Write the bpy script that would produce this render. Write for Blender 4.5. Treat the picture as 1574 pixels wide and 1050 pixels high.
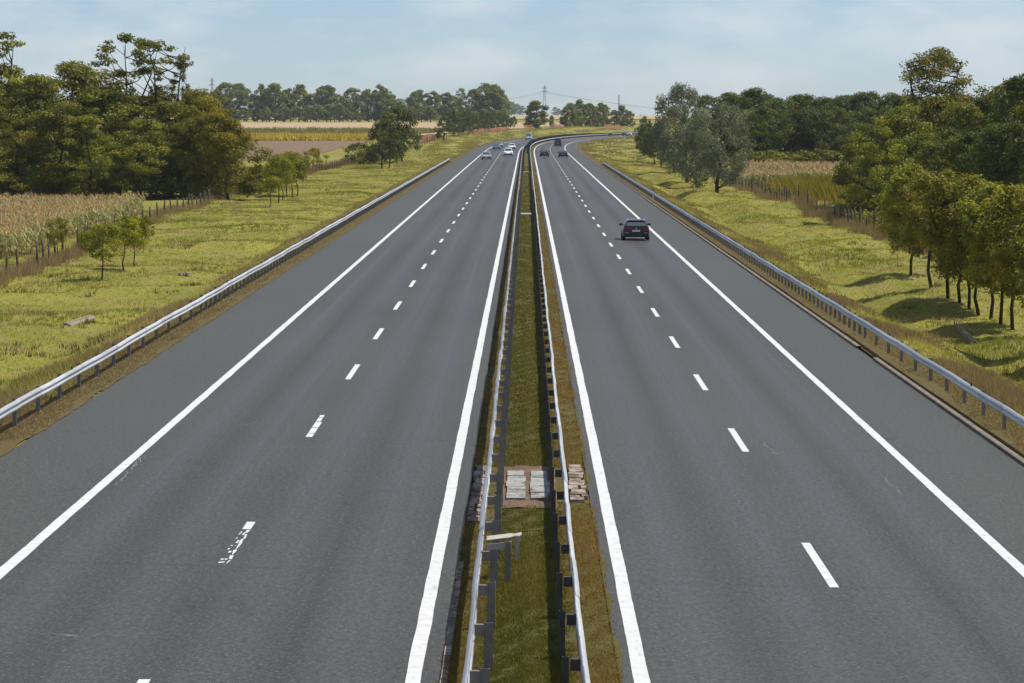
import bpy, math, random
import numpy as np
from mathutils import Vector, Matrix

for o in list(bpy.data.objects):
    bpy.data.objects.remove(o, do_unlink=True)
SC = bpy.context.scene
COL = SC.collection
R = math.radians
rng = np.random.default_rng(7)
random.seed(7)

# ------------------------------------------------------------------ camera
F_PX, W_PX, H_PX = 4980.0, 1574.0, 1050.0
CAM_H, V_H, U_VP = 8.25, 177.0, 809.0
PITCH = math.atan((525.0 - V_H) / F_PX)
YAW = math.atan((U_VP - 787.0) / (F_PX / math.cos(PITCH)))
cam_d = bpy.data.cameras.new('camera')
cam_d.sensor_width = 36.0
cam_d.lens = F_PX / W_PX * 36.0
cam_d.clip_start, cam_d.clip_end = 0.5, 30000.0
cam = bpy.data.objects.new('camera', cam_d)
COL.objects.link(cam)
cam.location = (0, 0, CAM_H)
cam.rotation_euler = (math.pi / 2 - PITCH, 0, YAW)
SC.camera = cam
CAM_M = cam.rotation_euler.to_matrix()

# ------------------------------------------------------------------ sky, sun, exposure
SUN_AZ, SUN_EL = 78.0, 60.0            # azimuth clockwise from +Y (the road ahead)
world = bpy.data.worlds.new('World')
SC.world = world
world.use_nodes = True
wn, wl = world.node_tree.nodes, world.node_tree.links
wn.clear()
w_out = wn.new('ShaderNodeOutputWorld')
w_bg = wn.new('ShaderNodeBackground')
w_sky = wn.new('ShaderNodeTexSky')
w_sky.sky_type = 'NISHITA'
w_sky.sun_disc = False
w_sky.sun_elevation = R(SUN_EL)
w_sky.sun_rotation = R(SUN_AZ)
w_sky.altitude = 100
w_sky.air_density = 0.6
w_sky.dust_density = 0.2
w_sky.ozone_density = 6.0
w_bg.inputs['Strength'].default_value = 0.098
# thin high cloud veils, drawn out sideways near the horizon
w_tc = wn.new('ShaderNodeTexCoord')
w_map = wn.new('ShaderNodeMapping')
w_map.inputs['Scale'].default_value = (14.0, 14.0, 42.0)
w_n = wn.new('ShaderNodeTexNoise')
w_n.inputs['Scale'].default_value = 1.3
w_n.inputs['Detail'].default_value = 7.0
w_n.inputs['Roughness'].default_value = 0.55
w_rmp = wn.new('ShaderNodeMapRange')
w_rmp.inputs['From Min'].default_value = 0.42
w_rmp.inputs['From Max'].default_value = 0.70
w_rmp.inputs['To Min'].default_value = 0.0
w_rmp.inputs['To Max'].default_value = 0.7
w_tint = wn.new('ShaderNodeMix'); w_tint.data_type = 'RGBA'; w_tint.blend_type = 'MULTIPLY'
w_tint.inputs[0].default_value = 1.0
w_tint.inputs[7].default_value = (1.10, 1.05, 1.01, 1.0)
w_mix = wn.new('ShaderNodeMix'); w_mix.data_type = 'RGBA'
w_mix.inputs[7].default_value = (7.2, 7.5, 7.7, 1.0)
wl.new(w_tc.outputs['Generated'], w_map.inputs['Vector'])
wl.new(w_map.outputs['Vector'], w_n.inputs['Vector'])
wl.new(w_n.outputs['Fac'], w_rmp.inputs['Value'])
wl.new(w_rmp.outputs['Result'], w_mix.inputs[0])
wl.new(w_sky.outputs['Color'], w_tint.inputs[6])
wl.new(w_tint.outputs[2], w_mix.inputs[6])
wl.new(w_mix.outputs[2], w_bg.inputs['Color'])
wl.new(w_bg.outputs['Background'], w_out.inputs['Surface'])

sun_d = bpy.data.lights.new('sun', 'SUN')
sun_d.energy = 5.0
sun_d.angle = R(0.55)
sun_d.color = (1.0, 0.945, 0.86)
sun = bpy.data.objects.new('sun', sun_d)
COL.objects.link(sun)
_sd = Vector((math.sin(R(SUN_AZ)) * math.cos(R(SUN_EL)), math.cos(R(SUN_AZ)) * math.cos(R(SUN_EL)), math.sin(R(SUN_EL))))
sun.rotation_euler = _sd.to_track_quat('Z', 'Y').to_euler()
sun.location = (60, 30, 90)

SC.view_settings.view_transform = 'Standard'
SC.view_settings.look = 'None'
SC.view_settings.exposure = 0.12
SC.view_settings.gamma = 1.0
SC.view_settings.use_curve_mapping = False
SC.render.engine = 'CYCLES'
SC.cycles.use_denoising = True
SC.cycles.use_adaptive_sampling = True
SC.cycles.adaptive_threshold = 0.02
SC.cycles.max_bounces = 5
SC.cycles.diffuse_bounces = 2
SC.cycles.glossy_bounces = 2
SC.cycles.transmission_bounces = 3
SC.cycles.volume_bounces = 0

# ------------------------------------------------------------------ geometry of the place
CROSSFALL = 0.0175        # the whole carriageway leans gently to the right


def cen(y):
    """sideways shift of the road's axis: straight, then a transition curve to the right"""
    s = np.clip(np.asarray(y, float) - 650.0, 0, None)
    s1 = np.minimum(s, 800.0)
    s2 = np.clip(s - 800.0, 0, None)
    return 1.15e-7 * s1 ** 3 + 0.2208 * s2 + 2.76e-4 * s2 ** 2


def dcen(y):
    s = np.clip(np.asarray(y, float) - 650.0, 0, None)
    s1 = np.minimum(s, 800.0)
    s2 = np.clip(s - 800.0, 0, None)
    return 3.45e-7 * s1 ** 2 + 5.52e-4 * s2


def road_pt(o, y, dz=0.0):
    """point at sideways offset o from the road's axis, station y, dz above the road plane"""
    d = dcen(y)
    n = 1.0 / np.sqrt(1 + d * d)
    return np.stack(np.broadcast_arrays(cen(y) + o * n, y - o * d * n, -CROSSFALL * np.clip(o, -14, 14) + dz), -1)


_ph = np.random.default_rng(3).uniform(0, 6.28, (10, 2))
_kk = [(0.55, 0.22), (-0.4, 0.31), (0.18, 0.13), (0.9, 0.55), (-0.75, 0.6), (0.07, 0.05), (1.3, 0.2), (0.25, -0.4), (-0.12, 0.09), (1.7, 1.1)]


def bumps(x, y):
    z = 0
    for (kx, ky), (p, q) in zip(_kk, _ph):
        z = z + np.sin(kx * x + ky * y + p) * 0.045 / (0.35 + abs(kx))
    return z


def sstep(a, b, x):
    t = np.clip((x - a) / (b - a), 0, 1)
    return t * t * (3 - 2 * t)


def gz(o, y):
    """height of the open ground at offset o, station y"""
    o = np.asarray(o, float); y = np.asarray(y, float)
    a = np.abs(o)
    base = -CROSSFALL * np.clip(o, -14, 14)
    left = o < 0
    tl = -0.9 + 0.0049 * np.clip(y - 600, 0, 1100) + 0.001 * np.clip(y - 1700, 0, 2300)
    tr = -0.9 + 0.0012 * np.clip(y - 600, 0, 900) + 0.0042 * np.clip(y - 1500, 0, 1500)
    t = np.where(left, tl, tr)
    w = 4.0 + 13.0 * sstep(500, 900, y)
    k = sstep(13.9, 13.9 + w, a)
    z = base * (1 - k) + t * k
    z = z - 0.075 * (1 - sstep(12.2, 12.6, a))
    z = z + bumps(o, y) * sstep(14.5, 18, a) * (1 - sstep(36, 58, a)) * (1 + 1.3 * sstep(12, 20, o))
    # shallow ditch at the foot of each verge, its banks uneven
    near = 1 - sstep(420, 640, y)
    wv = 0.8 * np.sin(y * 0.061 + 1.0) + 0.5 * np.sin(y * 0.157)
    z = z - near * np.where(left, 0.25, 0.62) * (1 + 0.3 * np.sin(y * 0.21)) * np.exp(-((a - 17.4 - wv) / 1.35) ** 2)
    return z


def gpt(o, y, dz=0.0):
    return np.stack(np.broadcast_arrays(cen(y) + o, y, gz(o, y) + dz), -1)


def ray(u, v):
    return CAM_M @ Vector(((u - 787.0) / F_PX, (525.0 - v) / F_PX, -1.0))


def at(u, v, z=None):
    """ground point seen at photo pixel (u, v)"""
    d = ray(u, v)
    zz = -0.9 if z is None else z
    for _ in range(40):
        t = (zz - CAM_H) / min(d.z, -1e-4)
        x, y = d.x * t, d.y * t
        if z is None:
            zz = 0.5 * zz + 0.5 * float(gz(x - float(cen(y)), y))
    return x, y, zz


def at_dist(u, y):
    """ground point in pixel column u at distance y"""
    d = ray(u, 300)
    x = d.x / d.y * y
    return x, y, float(gz(x - float(cen(y)), y))


def row_z(v, y):
    """height that shows at pixel row v at distance y"""
    d = ray(809, v)
    return CAM_H + d.z / d.y * y


# ------------------------------------------------------------------ object helpers
def link(o, parent=None):
    COL.objects.link(o)
    if parent is not None:
        o.parent = parent
    return o


def np_mesh(name, V, Fc, smooth=False, mats=(), uv=None, tint=None, midx=None):
    V = np.ascontiguousarray(V, dtype=np.float32).reshape(-1, 3)
    Fc = np.ascontiguousarray(Fc, dtype=np.int32)
    me = bpy.data.meshes.new(name)
    n, k = Fc.shape
    me.vertices.add(len(V)); me.vertices.foreach_set('co', V.ravel())
    me.loops.add(n * k); me.loops.foreach_set('vertex_index', Fc.ravel())
    me.polygons.add(n)
    me.polygons.foreach_set('loop_start', np.arange(0, n * k, k, dtype=np.int32))
    me.polygons.foreach_set('loop_total', np.full(n, k, dtype=np.int32))
    if midx is not None:
        me.polygons.foreach_set('material_index', np.ascontiguousarray(midx, dtype=np.int32))
    me.update(calc_edges=True)
    me.polygons.foreach_set('use_smooth', np.full(n, bool(smooth)))
    if uv is not None:
        l = me.uv_layers.new(name='UVMap')
        l.data.foreach_set('uv', np.ascontiguousarray(np.asarray(uv, dtype=np.float32)[Fc.ravel()]).ravel())
    if tint is not None:
        a = me.attributes.new('tint', 'FLOAT_COLOR', 'POINT')
        t = np.ones((len(V), 4), dtype=np.float32)
        t[:, :np.shape(tint)[1]] = tint
        a.data.foreach_set('color', t.ravel())
    for m in mats:
        me.materials.append(m)
    return me


class MB:
    """collects shapes for one mesh"""
    def __init__(s):
        s.v, s.f, s.sm = [], [], []

    def add(s, verts, faces, smooth=False):
        b = len(s.v)
        s.v += [tuple(map(float, p)) for p in verts]
        s.f += [tuple(i + b for i in f) for f in faces]
        s.sm += [smooth] * len(faces)

    def box(s, lo, hi):
        (x0, y0, z0), (x1, y1, z1) = lo, hi
        s.add([(x0, y0, z0), (x1, y0, z0), (x1, y1, z0), (x0, y1, z0), (x0, y0, z1), (x1, y0, z1), (x1, y1, z1), (x0, y1, z1)],
              [(0, 3, 2, 1), (4, 5, 6, 7), (0, 1, 5, 4), (1, 2, 6, 5), (2, 3, 7, 6), (3, 0, 4, 7)])

    def tube(s, pts, rad, n=6, cap=True):
        pts = [Vector(p) for p in pts]
        rad = [rad] * len(pts) if not hasattr(rad, '__len__') else rad
        vs, fs = [], []
        for i, p in enumerate(pts):
            t = (pts[min(i + 1, len(pts) - 1)] - pts[max(i - 1, 0)]).normalized()
            a = t.cross(Vector((0, 0, 1)) if abs(t.z) < 0.9 else Vector((1, 0, 0))).normalized()
            b = t.cross(a)
            for k in range(n):
                q = 2 * math.pi * k / n
                vs.append(p + (a * math.cos(q) + b * math.sin(q)) * rad[i])
        for i in range(len(pts) - 1):
            for k in range(n):
                fs.append((i * n + k, i * n + (k + 1) % n, (i + 1) * n + (k + 1) % n, (i + 1) * n + k))
        if cap:
            fs.append(tuple(range(n))[::-1]); fs.append(tuple((len(pts) - 1) * n + k for k in range(n)))
        s.add(vs, fs, True)

    def mesh(s, name, mat=None):
        me = bpy.data.meshes.new(name)
        me.from_pydata(s.v, [], s.f)
        me.polygons.foreach_set('use_smooth', s.sm)
        if mat:
            me.materials.append(mat)
        me.update()
        return me

    def build(s, name, mat, parent=None):
        return link(bpy.data.objects.new(name, s.mesh(name, mat)), parent)


def obj(name, me, parent=None):
    return link(bpy.data.objects.new(name, me), parent)


def empty(name, loc=(0, 0, 0), rz=0.0):
    o = bpy.data.objects.new(name, None)
    o.empty_display_size = 0.3
    o.location = loc
    o.rotation_euler = (0, 0, rz)
    return link(o)


def tag(o, label=None, cat=None, group=None, kind=None):
    if label: o['label'] = label
    if cat: o['category'] = cat
    if group: o['group'] = group
    if kind: o['kind'] = kind
    return o


# ------------------------------------------------------------------ materials
class NT:
    def __init__(s, name):
        s.m = bpy.data.materials.new(name)
        s.m.use_nodes = True
        s.n, s.l = s.m.node_tree.nodes, s.m.node_tree.links
        s.b = s.n['Principled BSDF']
        s.out = s.n['Material Output']

    def new(s, t, **kw):
        n = s.n.new('ShaderNode' + t)
        for k, v in kw.items():
            if k.startswith('i_'):
                n.inputs[k[2:].replace('_', ' ')].default_value = v
            else:
                setattr(n, k, v)
        return n

    def noise(s, vec, scale, detail=4.0, rough=0.6):
        n = s.new('TexNoise', i_Scale=scale, i_Detail=detail, i_Roughness=rough)
        if vec is not None:
            s.l.new(vec, n.inputs['Vector'])
        return n.outputs['Fac']

    def rng(s, v, a, b, c=0.0, d=1.0):
        n = s.new('MapRange')
        for k, x in zip(('From Min', 'From Max', 'To Min', 'To Max'), (a, b, c, d)):
            n.inputs[k].default_value = x
        s.l.new(v, n.inputs['Value'])
        return n.outputs['Result']

    def mix(s, f, a, b, mode='MIX'):
        n = s.new('Mix', data_type='RGBA', blend_type=mode)
        for sock, val in ((n.inputs[0], f), (n.inputs[6], a), (n.inputs[7], b)):
            if isinstance(val, bpy.types.NodeSocket):
                s.l.new(val, sock)
            elif isinstance(val, (tuple, list)):
                sock.default_value = (*val[:3], 1.0)
            else:
                sock.default_value = val
        return n.outputs[2]

    def math(s, op, a, b=0.0):
        n = s.new('Math', operation=op)
        for sock, val in ((n.inputs[0], a), (n.inputs[1], b)):
            if isinstance(val, bpy.types.NodeSocket):
                s.l.new(val, sock)
            else:
                sock.default_value = val
        return n.outputs[0]

    def scale(s, vec, xyz):
        n = s.new('Mapping')
        n.inputs['Scale'].default_value = xyz
        s.l.new(vec, n.inputs['Vector'])
        return n.outputs[0]

    def bump(s, h, strength=0.3, dist=0.02):
        n = s.new('Bump', i_Strength=strength, i_Distance=dist)
        s.l.new(h, n.inputs['Height'])
        s.l.new(n.outputs[0], s.b.inputs['Normal'])

    def pos(s):
        return s.new('NewGeometry').outputs['Position']

    def uv(s):
        return s.new('UVMap', uv_map='UVMap').outputs[0]

    def set(s, col=None, rough=0.8, metal=0.0, spec=0.5):
        if isinstance(col, bpy.types.NodeSocket):
            s.l.new(col, s.b.inputs['Base Color'])
        elif col:
            s.b.inputs['Base Color'].default_value = (*col[:3], 1)
        if isinstance(rough, bpy.types.NodeSocket):
            s.l.new(rough, s.b.inputs['Roughness'])
        else:
            s.b.inputs['Roughness'].default_value = rough
        s.b.inputs['Metallic'].default_value = metal
        s.b.inputs['Specular IOR Level'].default_value = spec
        return s.m


def mat_plain(name, col, rough=0.7, metal=0.0, spec=0.5, var=0.15, scale=6.0):
    t = NT(name)
    f = t.noise(t.pos(), scale)
    c = t.mix(t.rng(f, 0.3, 0.7), tuple(x * (1 - var) for x in col), tuple(min(1, x * (1 + var)) for x in col))
    return t.set(c, rough, metal, spec)


def mat_asphalt():
    t = NT('asphalt')
    uv = t.uv()                                   # (offset, station) in metres
    sep = t.new('SeparateXYZ'); t.l.new(uv, sep.inputs[0])
    o = sep.outputs[0]
    fine = t.noise(t.scale(uv, (1.0, 0.45, 1)), 9.0, 6.0, 0.85)
    mid = t.noise(t.scale(uv, (0.55, 0.07, 1)), 1.0, 6.0, 0.65)
    band = t.noise(t.scale(uv, (0.03, 0.016, 1)), 1.0, 3.0, 0.55)
    streak = t.noise(t.scale(uv, (2.6, 0.012, 1)), 1.0, 3.0, 0.6)
    c = t.mix(t.rng(mid, 0.38, 0.62), (0.038, 0.0355, 0.029), (0.057, 0.054, 0.044))
    c = t.mix(t.rng(band, 0.38, 0.62, 0.0, 0.8), c, (0.080, 0.080, 0.067))
    # polished wheel tracks, slightly cool
    trk = None
    for x in (2.75, 4.5, 6.45, 8.2, -2.75, -4.55, -6.55, -8.3):
        d = t.math('ABSOLUTE', t.math('SUBTRACT', o, x))
        k = t.rng(d, 0.05, 0.85, 1.0, 0.0)
        trk = k if trk is None else t.math('MAXIMUM', trk, k)
    trk = t.math('MULTIPLY', trk, t.rng(streak, 0.3, 0.65, 0.35, 1.0))
    c = t.mix(trk, c, (0.077, 0.074, 0.068))
    # dripped oil down the middle of each lane
    for x in (3.6, 7.35, -3.65, -7.4):
        d = t.math('ABSOLUTE', t.math('SUBTRACT', o, x))
        k = t.math('MULTIPLY', t.rng(d, 0.0, 0.6, 0.8, 0.0), t.rng(streak, 0.35, 0.6, 0.3, 1.0))
        c = t.mix(k, c, (0.036, 0.032, 0.026))
    # emergency lane: less trafficked, greener grey
    sh = t.math('GREATER_THAN', t.math('ABSOLUTE', o), 9.4)
    c = t.mix(t.math('MULTIPLY', sh, 0.7), c, (0.074, 0.077, 0.058))
    # paving joints across the lanes
    wv = t.new('TexWave', wave_type='BANDS', bands_direction='Y', i_Scale=0.0136, i_Distortion=2.2, i_Detail=4.0)
    t.l.new(uv, wv.inputs['Vector'])
    c = t.mix(t.rng(wv.outputs['Fac'], 0.9990, 0.9999, 0.0, 0.28), c, (0.03, 0.03, 0.028))
    c = t.mix(t.rng(fine, 0.42, 0.60, 0.0, 0.75), c, (0.022, 0.020, 0.017))
    c = t.mix(t.rng(t.noise(uv, 14.0, 2.0), 0.56, 0.66, 0.0, 0.6), c, (0.17, 0.165, 0.15))
    vor = t.new('TexVoronoi', feature='DISTANCE_TO_EDGE', i_Scale=0.11)
    warp = t.new('VectorMath', operation='ADD')
    nn = t.new('TexNoise', i_Scale=0.7, i_Detail=5.0)
    t.l.new(uv, nn.inputs['Vector'])
    sc = t.new('VectorMath', operation='SCALE'); sc.inputs['Scale'].default_value = 2.4
    t.l.new(nn.outputs['Color'], sc.inputs[0])
    t.l.new(uv, warp.inputs[0]); t.l.new(sc.outputs[0], warp.inputs[1])
    t.l.new(t.scale(warp.outputs[0], (1.0, 0.6, 1)), vor.inputs['Vector'])
    crk = t.math('MULTIPLY', t.rng(vor.outputs['Distance'], 0.0, 0.006, 1.0, 0.0),
                 t.rng(t.noise(t.scale(uv, (0.12, 0.05, 1)), 1.0, 2.0), 0.47, 0.6, 0.0, 0.75))
    c = t.mix(crk, c, (0.02, 0.02, 0.018))
    t.bump(fine, 0.15, 0.004)
    return t.set(c, t.rng(trk, 0, 1, 0.54, 0.45), 0, 0.36)


def mat_paint():
    t = NT('road_paint')
    uv = t.uv()
    worn = t.noise(t.scale(uv, (9, 2.2, 1)), 1.0, 5.0, 0.7)
    c = t.mix(t.rng(t.noise(uv, 3.0), 0.3, 0.7), (0.50, 0.51, 0.51), (0.68, 0.69, 0.69))
    c = t.mix(t.rng(worn, 0.56, 0.72, 0.0, 0.7), c, (0.2, 0.2, 0.2))
    return t.set(c, 0.6)


def mat_ground():
    t = NT('verge_ground')
    p = t.pos()
    big = t.noise(t.scale(p, (0.16, 0.05, 0.1)), 1.0, 6.0, 0.68)
    mid = t.noise(t.scale(p, (0.8, 0.35, 0.5)), 1.0, 5.0, 0.65)
    fine = t.noise(t.scale(p, (7, 4, 5)), 1.0, 4.0, 0.7)
    c = t.mix(t.rng(big, 0.35, 0.65), (0.175, 0.18, 0.030), (0.29, 0.27, 0.05))
    c = t.mix(t.rng(mid, 0.47, 0.66, 0, 0.8), c, (0.27, 0.205, 0.09))
    c = t.mix(t.rng(fine, 0.42, 0.7, 0, 0.7), c, (0.075, 0.085, 0.02))
    t.bump(fine, 0.6, 0.08)
    return t.set(c, 0.95, 0, 0.1)


def mat_soil(name, a, b, c3, mixamt=0.55):
    t = NT(name)
    p = t.pos()
    f1 = t.noise(t.scale(p, (1.6, 0.6, 1)), 1.0, 5.0, 0.65)
    f2 = t.noise(t.scale(p, (12, 7, 5)), 1.0, 4.0, 0.7)
    c = t.mix(t.rng(f1, 0.35, 0.65), a, b)
    c = t.mix(t.rng(f2, 0.45, 0.7, 0, mixamt), c, c3)
    t.bump(f2, 0.6, 0.04)
    return t.set(c, 0.95, 0, 0.1)


def mat_blades(name, dark, light, alt, trans=0.3):
    """leaves and grass blades: tint.r picks green to light, tint.g adds the dry colour"""
    t = NT(name)
    a = t.new('Attribute', attribute_name='tint')
    sep = t.new('SeparateColor'); t.l.new(a.outputs['Color'], sep.inputs[0])
    isl = t.new('NewGeometry').outputs['Random Per Island']
    f = t.math('ADD', t.math('MULTIPLY', sep.outputs[0], 0.75), t.math('MULTIPLY', isl, 0.25))
    c = t.mix(f, dark, light)
    c = t.mix(sep.outputs[1], c, alt)
    rnd = t.new('ObjectInfo').outputs['Random']
    hs = t.new('HueSaturation')
    t.l.new(t.rng(rnd, 0, 1, 0.485, 0.512), hs.inputs['Hue'])
    t.l.new(t.rng(rnd, 0, 1, 0.82, 1.15), hs.inputs['Value'])
    t.l.new(c, hs.inputs['Color'])
    t.set(hs.outputs[0], 0.55, 0, 0.25)
    tr = t.new('BsdfTranslucent')
    t.l.new(t.mix(1.0, hs.outputs[0], (1.15, 1.15, 0.6), 'MULTIPLY'), tr.inputs['Color'])
    ms = t.new('MixShader'); ms.inputs[0].default_value = trans
    t.l.new(t.b.outputs[0], ms.inputs[1]); t.l.new(tr.outputs[0], ms.inputs[2])
    t.l.new(ms.outputs[0], t.out.inputs['Surface'])
    return t.m


M = {}
M['asphalt'] = mat_asphalt()
M['paint'] = mat_paint()
M['ground'] = mat_ground()
M['soil'] = mat_soil('verge_soil', (0.12, 0.075, 0.035), (0.11, 0.10, 0.035), (0.05, 0.05, 0.018))
M['median_soil'] = mat_soil('median_soil', (0.075, 0.070, 0.020), (0.12, 0.095, 0.035), (0.03, 0.035, 0.01))
M['red_soil'] = mat_soil('red_brown_soil', (0.12, 0.078, 0.05), (0.19, 0.13, 0.09), (0.05, 0.04, 0.025))
def mat_galv():
    t = NT('galvanised_steel')
    p = t.pos()
    c = t.mix(t.rng(t.noise(t.scale(p, (2, 0.8, 6)), 1.0, 5.0, 0.7), 0.3, 0.7), (0.47, 0.485, 0.495), (0.60, 0.61, 0.615))
    c = t.mix(t.rng(t.noise(t.scale(p, (9, 3, 1.5)), 1.0, 5.0, 0.75), 0.58, 0.72, 0.0, 0.6), c, (0.26, 0.22, 0.18))
    hs = t.new('HueSaturation')
    t.l.new(t.rng(t.new('ObjectInfo').outputs['Random'], 0, 1, 0.82, 1.12), hs.inputs['Value'])
    t.l.new(c, hs.inputs['Color'])
    return t.set(hs.outputs[0], 0.45, 0.35, 0.5)


M['galv'] = mat_galv()
M['post'] = mat_plain('weathered_steel_post', (0.20, 0.19, 0.18), 0.6, 0.2, 0.5, 0.2, 5.0)
M['dark_post'] = mat_plain('dark_steel_post', (0.065, 0.062, 0.06), 0.6, 0.2, 0.5, 0.2, 5.0)
M['concrete'] = mat_plain('weathered_concrete', (0.34, 0.335, 0.31), 0.85, 0, 0.3, 0.22, 4.0)
M['paver'] = mat_plain('pale_paving_stone', (0.30, 0.25, 0.21), 0.9, 0, 0.3, 0.3, 3.0)
def mat_stained(name, col, dirt, lo=0.45, hi=0.62):
    t = NT(name)
    p = t.pos()
    c = t.mix(t.rng(t.noise(p, 5.0, 5.0, 0.7), 0.3, 0.7), tuple(x * 0.8 for x in col), tuple(x * 1.2 for x in col))
    c = t.mix(t.rng(t.noise(t.scale(p, (3.2, 1.4, 3)), 1.0, 6.0, 0.75), lo, hi, 0, 0.95), c, dirt)
    t.bump(t.noise(p, 30.0, 3.0), 0.3, 0.01)
    return t.set(c, 0.9, 0, 0.2)


M['drain'] = mat_stained('stained_drain_concrete', (0.30, 0.31, 0.30), (0.13, 0.095, 0.065), 0.47, 0.60)
M['paver'] = mat_stained('stained_paving_stone', (0.34, 0.29, 0.25), (0.12, 0.085, 0.055), 0.42, 0.56)
M['stone'] = mat_plain('tan_field_stone', (0.26, 0.22, 0.17), 0.9, 0, 0.2, 0.3, 4.0)  # the stone's own tan colour, for culvert edges and rubble
M['dull_galv'] = mat_stained('dull_scuffed_steel', (0.42, 0.40, 0.36), (0.16, 0.10, 0.06), 0.55, 0.68)
M['kerb'] = mat_plain('old_concrete_kerb', (0.20, 0.165, 0.13), 0.9, 0, 0.2, 0.35, 3.0)
M['crack'] = mat_plain('crack_filler', (0.20, 0.20, 0.19), 0.9, 0, 0.2, 0.3, 8.0)
M['wood'] = mat_plain('grey_wood', (0.085, 0.068, 0.05), 0.9, 0, 0.2, 0.35, 6.0)
M['palewood'] = mat_plain('pale_wood', (0.26, 0.23, 0.19), 0.9, 0, 0.2, 0.3, 6.0)
M['wire'] = mat_plain('fence_wire', (0.2, 0.19, 0.18), 0.6, 0.6)
M['bark'] = mat_plain('bark', (0.050, 0.040, 0.030), 0.95, 0, 0.1, 0.4, 5.0)
M['tassel'] = mat_plain('orange_mesh', (0.40, 0.14, 0.075), 0.7, 0, 0.3, 0.25, 1.5)
M['white'] = mat_plain('white_plastic', (0.75, 0.75, 0.73), 0.5)
M['red'] = mat_plain('red_reflector', (0.45, 0.03, 0.03), 0.3)
M['black'] = mat_plain('black_plastic', (0.02, 0.02, 0.02), 0.5)
M['pylon'] = mat_plain('pylon_steel', (0.10, 0.11, 0.12), 0.6, 0.3)
M['ploughed'] = mat_soil('ploughed_soil', (0.17, 0.115, 0.075), (0.21, 0.15, 0.10), (0.11, 0.075, 0.05), 0.5)
M['stubble'] = mat_soil('stubble_straw', (0.36, 0.27, 0.155), (0.42, 0.32, 0.19), (0.30, 0.22, 0.12), 0.4)
M['grass'] = mat_blades('grass_blades', (0.165, 0.18, 0.026), (0.41, 0.375, 0.06), (0.42, 0.31, 0.145), 0.33)
M['weed'] = mat_blades('dry_weed_blades', (0.15, 0.13, 0.045), (0.36, 0.27, 0.14), (0.36, 0.235, 0.15), 0.28)
M['clump'] = mat_blades('weed_clump_blades', (0.06, 0.075, 0.014), (0.17, 0.165, 0.035), (0.24, 0.17, 0.09), 0.25)
M['median_grass'] = mat_blades('median_grass_blades', (0.065, 0.090, 0.010), (0.195, 0.205, 0.024), (0.40, 0.26, 0.08), 0.3)
M['locust'] = mat_blades('locust_leaves', (0.034, 0.054, 0.008), (0.28, 0.285, 0.024), (0.46, 0.39, 0.02), 0.30)
M['forest'] = mat_blades('forest_leaves', (0.022, 0.044, 0.010), (0.16, 0.185, 0.024), (0.26, 0.24, 0.02), 0.26)
M['maple'] = mat_blades('row_tree_leaves', (0.070, 0.090, 0.014), (0.40, 0.395, 0.05), (0.44, 0.31, 0.035), 0.34)
M['silver'] = mat_blades('silver_leaves', (0.075, 0.092, 0.048), (0.30, 0.31, 0.21), (0.2, 0.19, 0.10), 0.26)
M['poplar'] = mat_blades('poplar_leaves', (0.055, 0.085, 0.022), (0.29, 0.31, 0.07), (0.38, 0.33, 0.07), 0.34)
M['yellow_locust'] = mat_blades('yellow_locust_leaves', (0.07, 0.09, 0.010), (0.36, 0.35, 0.025), (0.42, 0.36, 0.02), 0.38)
M['yellow'] = mat_blades('yellow_leaves', (0.16, 0.16, 0.015), (0.36, 0.32, 0.02), (0.4, 0.3, 0.02), 0.35)
M['corn'] = mat_blades('maize_leaves', (0.10, 0.135, 0.025), (0.36, 0.37, 0.16), (0.53, 0.345, 0.20), 0.3)
M['crop'] = mat_blades('yellow_crop', (0.48, 0.34, 0.04), (0.66, 0.48, 0.08), (0.52, 0.36, 0.05), 0.25)

# ------------------------------------------------------------------ ground sheet
def ground():
    ys = np.concatenate([np.arange(-150, 40, 10.0), np.arange(40, 420, 1.25), np.arange(420, 760, 3.0), np.arange(760, 1800, 12.0),
                         np.geomspace(1800, 16000, 50)])
    xp = np.concatenate([np.arange(0, 12, 3.0), [12.2, 12.6], np.arange(13.2, 40, 0.8), np.arange(40, 90, 4.0), np.geomspace(90, 9000, 34)])
    xs = np.concatenate([-xp[:0:-1], xp])
    X, Y = np.meshgrid(xs, ys)
    V = gpt(X, Y)
    ny, nx = X.shape
    i = np.arange(ny * nx).reshape(ny, nx)
    Fc = np.stack([i[:-1, :-1], i[:-1, 1:], i[1:, 1:], i[1:, :-1]], -1).reshape(-1, 4)
    o = obj('ground', np_mesh('ground', V, Fc, True, [M['ground']]))
    tag(o, 'yellow-green grassy ground and fields on both sides of the motorway', 'ground', kind='structure')


ground()

Y0, Y1 = 20.0, 1750.0
STA = np.concatenate([np.arange(Y0, 400, 5.0), np.arange(400, Y1 + 1, 10.0)])


def strip(name, o0, o1, mat, parent=None, dz=0.0, sta=STA, seg=1, edge=None, zfun=None):
    """sheet between offsets o0 and o1 along the road; edge(y) -> (d0, d1) wobbles the two edges"""
    n = len(sta)
    os_ = np.linspace(o0, o1, seg + 1)[None, :] * np.ones((n, 1))
    if edge is not None:
        e0, e1 = edge(sta)
        os_[:, 0] += e0; os_[:, -1] += e1
    Y = sta[:, None] * np.ones((1, seg + 1))
    V = road_pt(os_, Y, dz if zfun is None else zfun(os_, Y))
    i = np.arange(n * (seg + 1)).reshape(n, seg + 1)
    Fc = np.stack([i[:-1, :-1], i[:-1, 1:], i[1:, 1:], i[1:, :-1]], -1).reshape(-1, 4)
    uv = np.stack([os_, Y], -1).reshape(-1, 2)
    return obj(name, np_mesh(name, V, Fc, False, [mat], uv=uv), parent)


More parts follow.
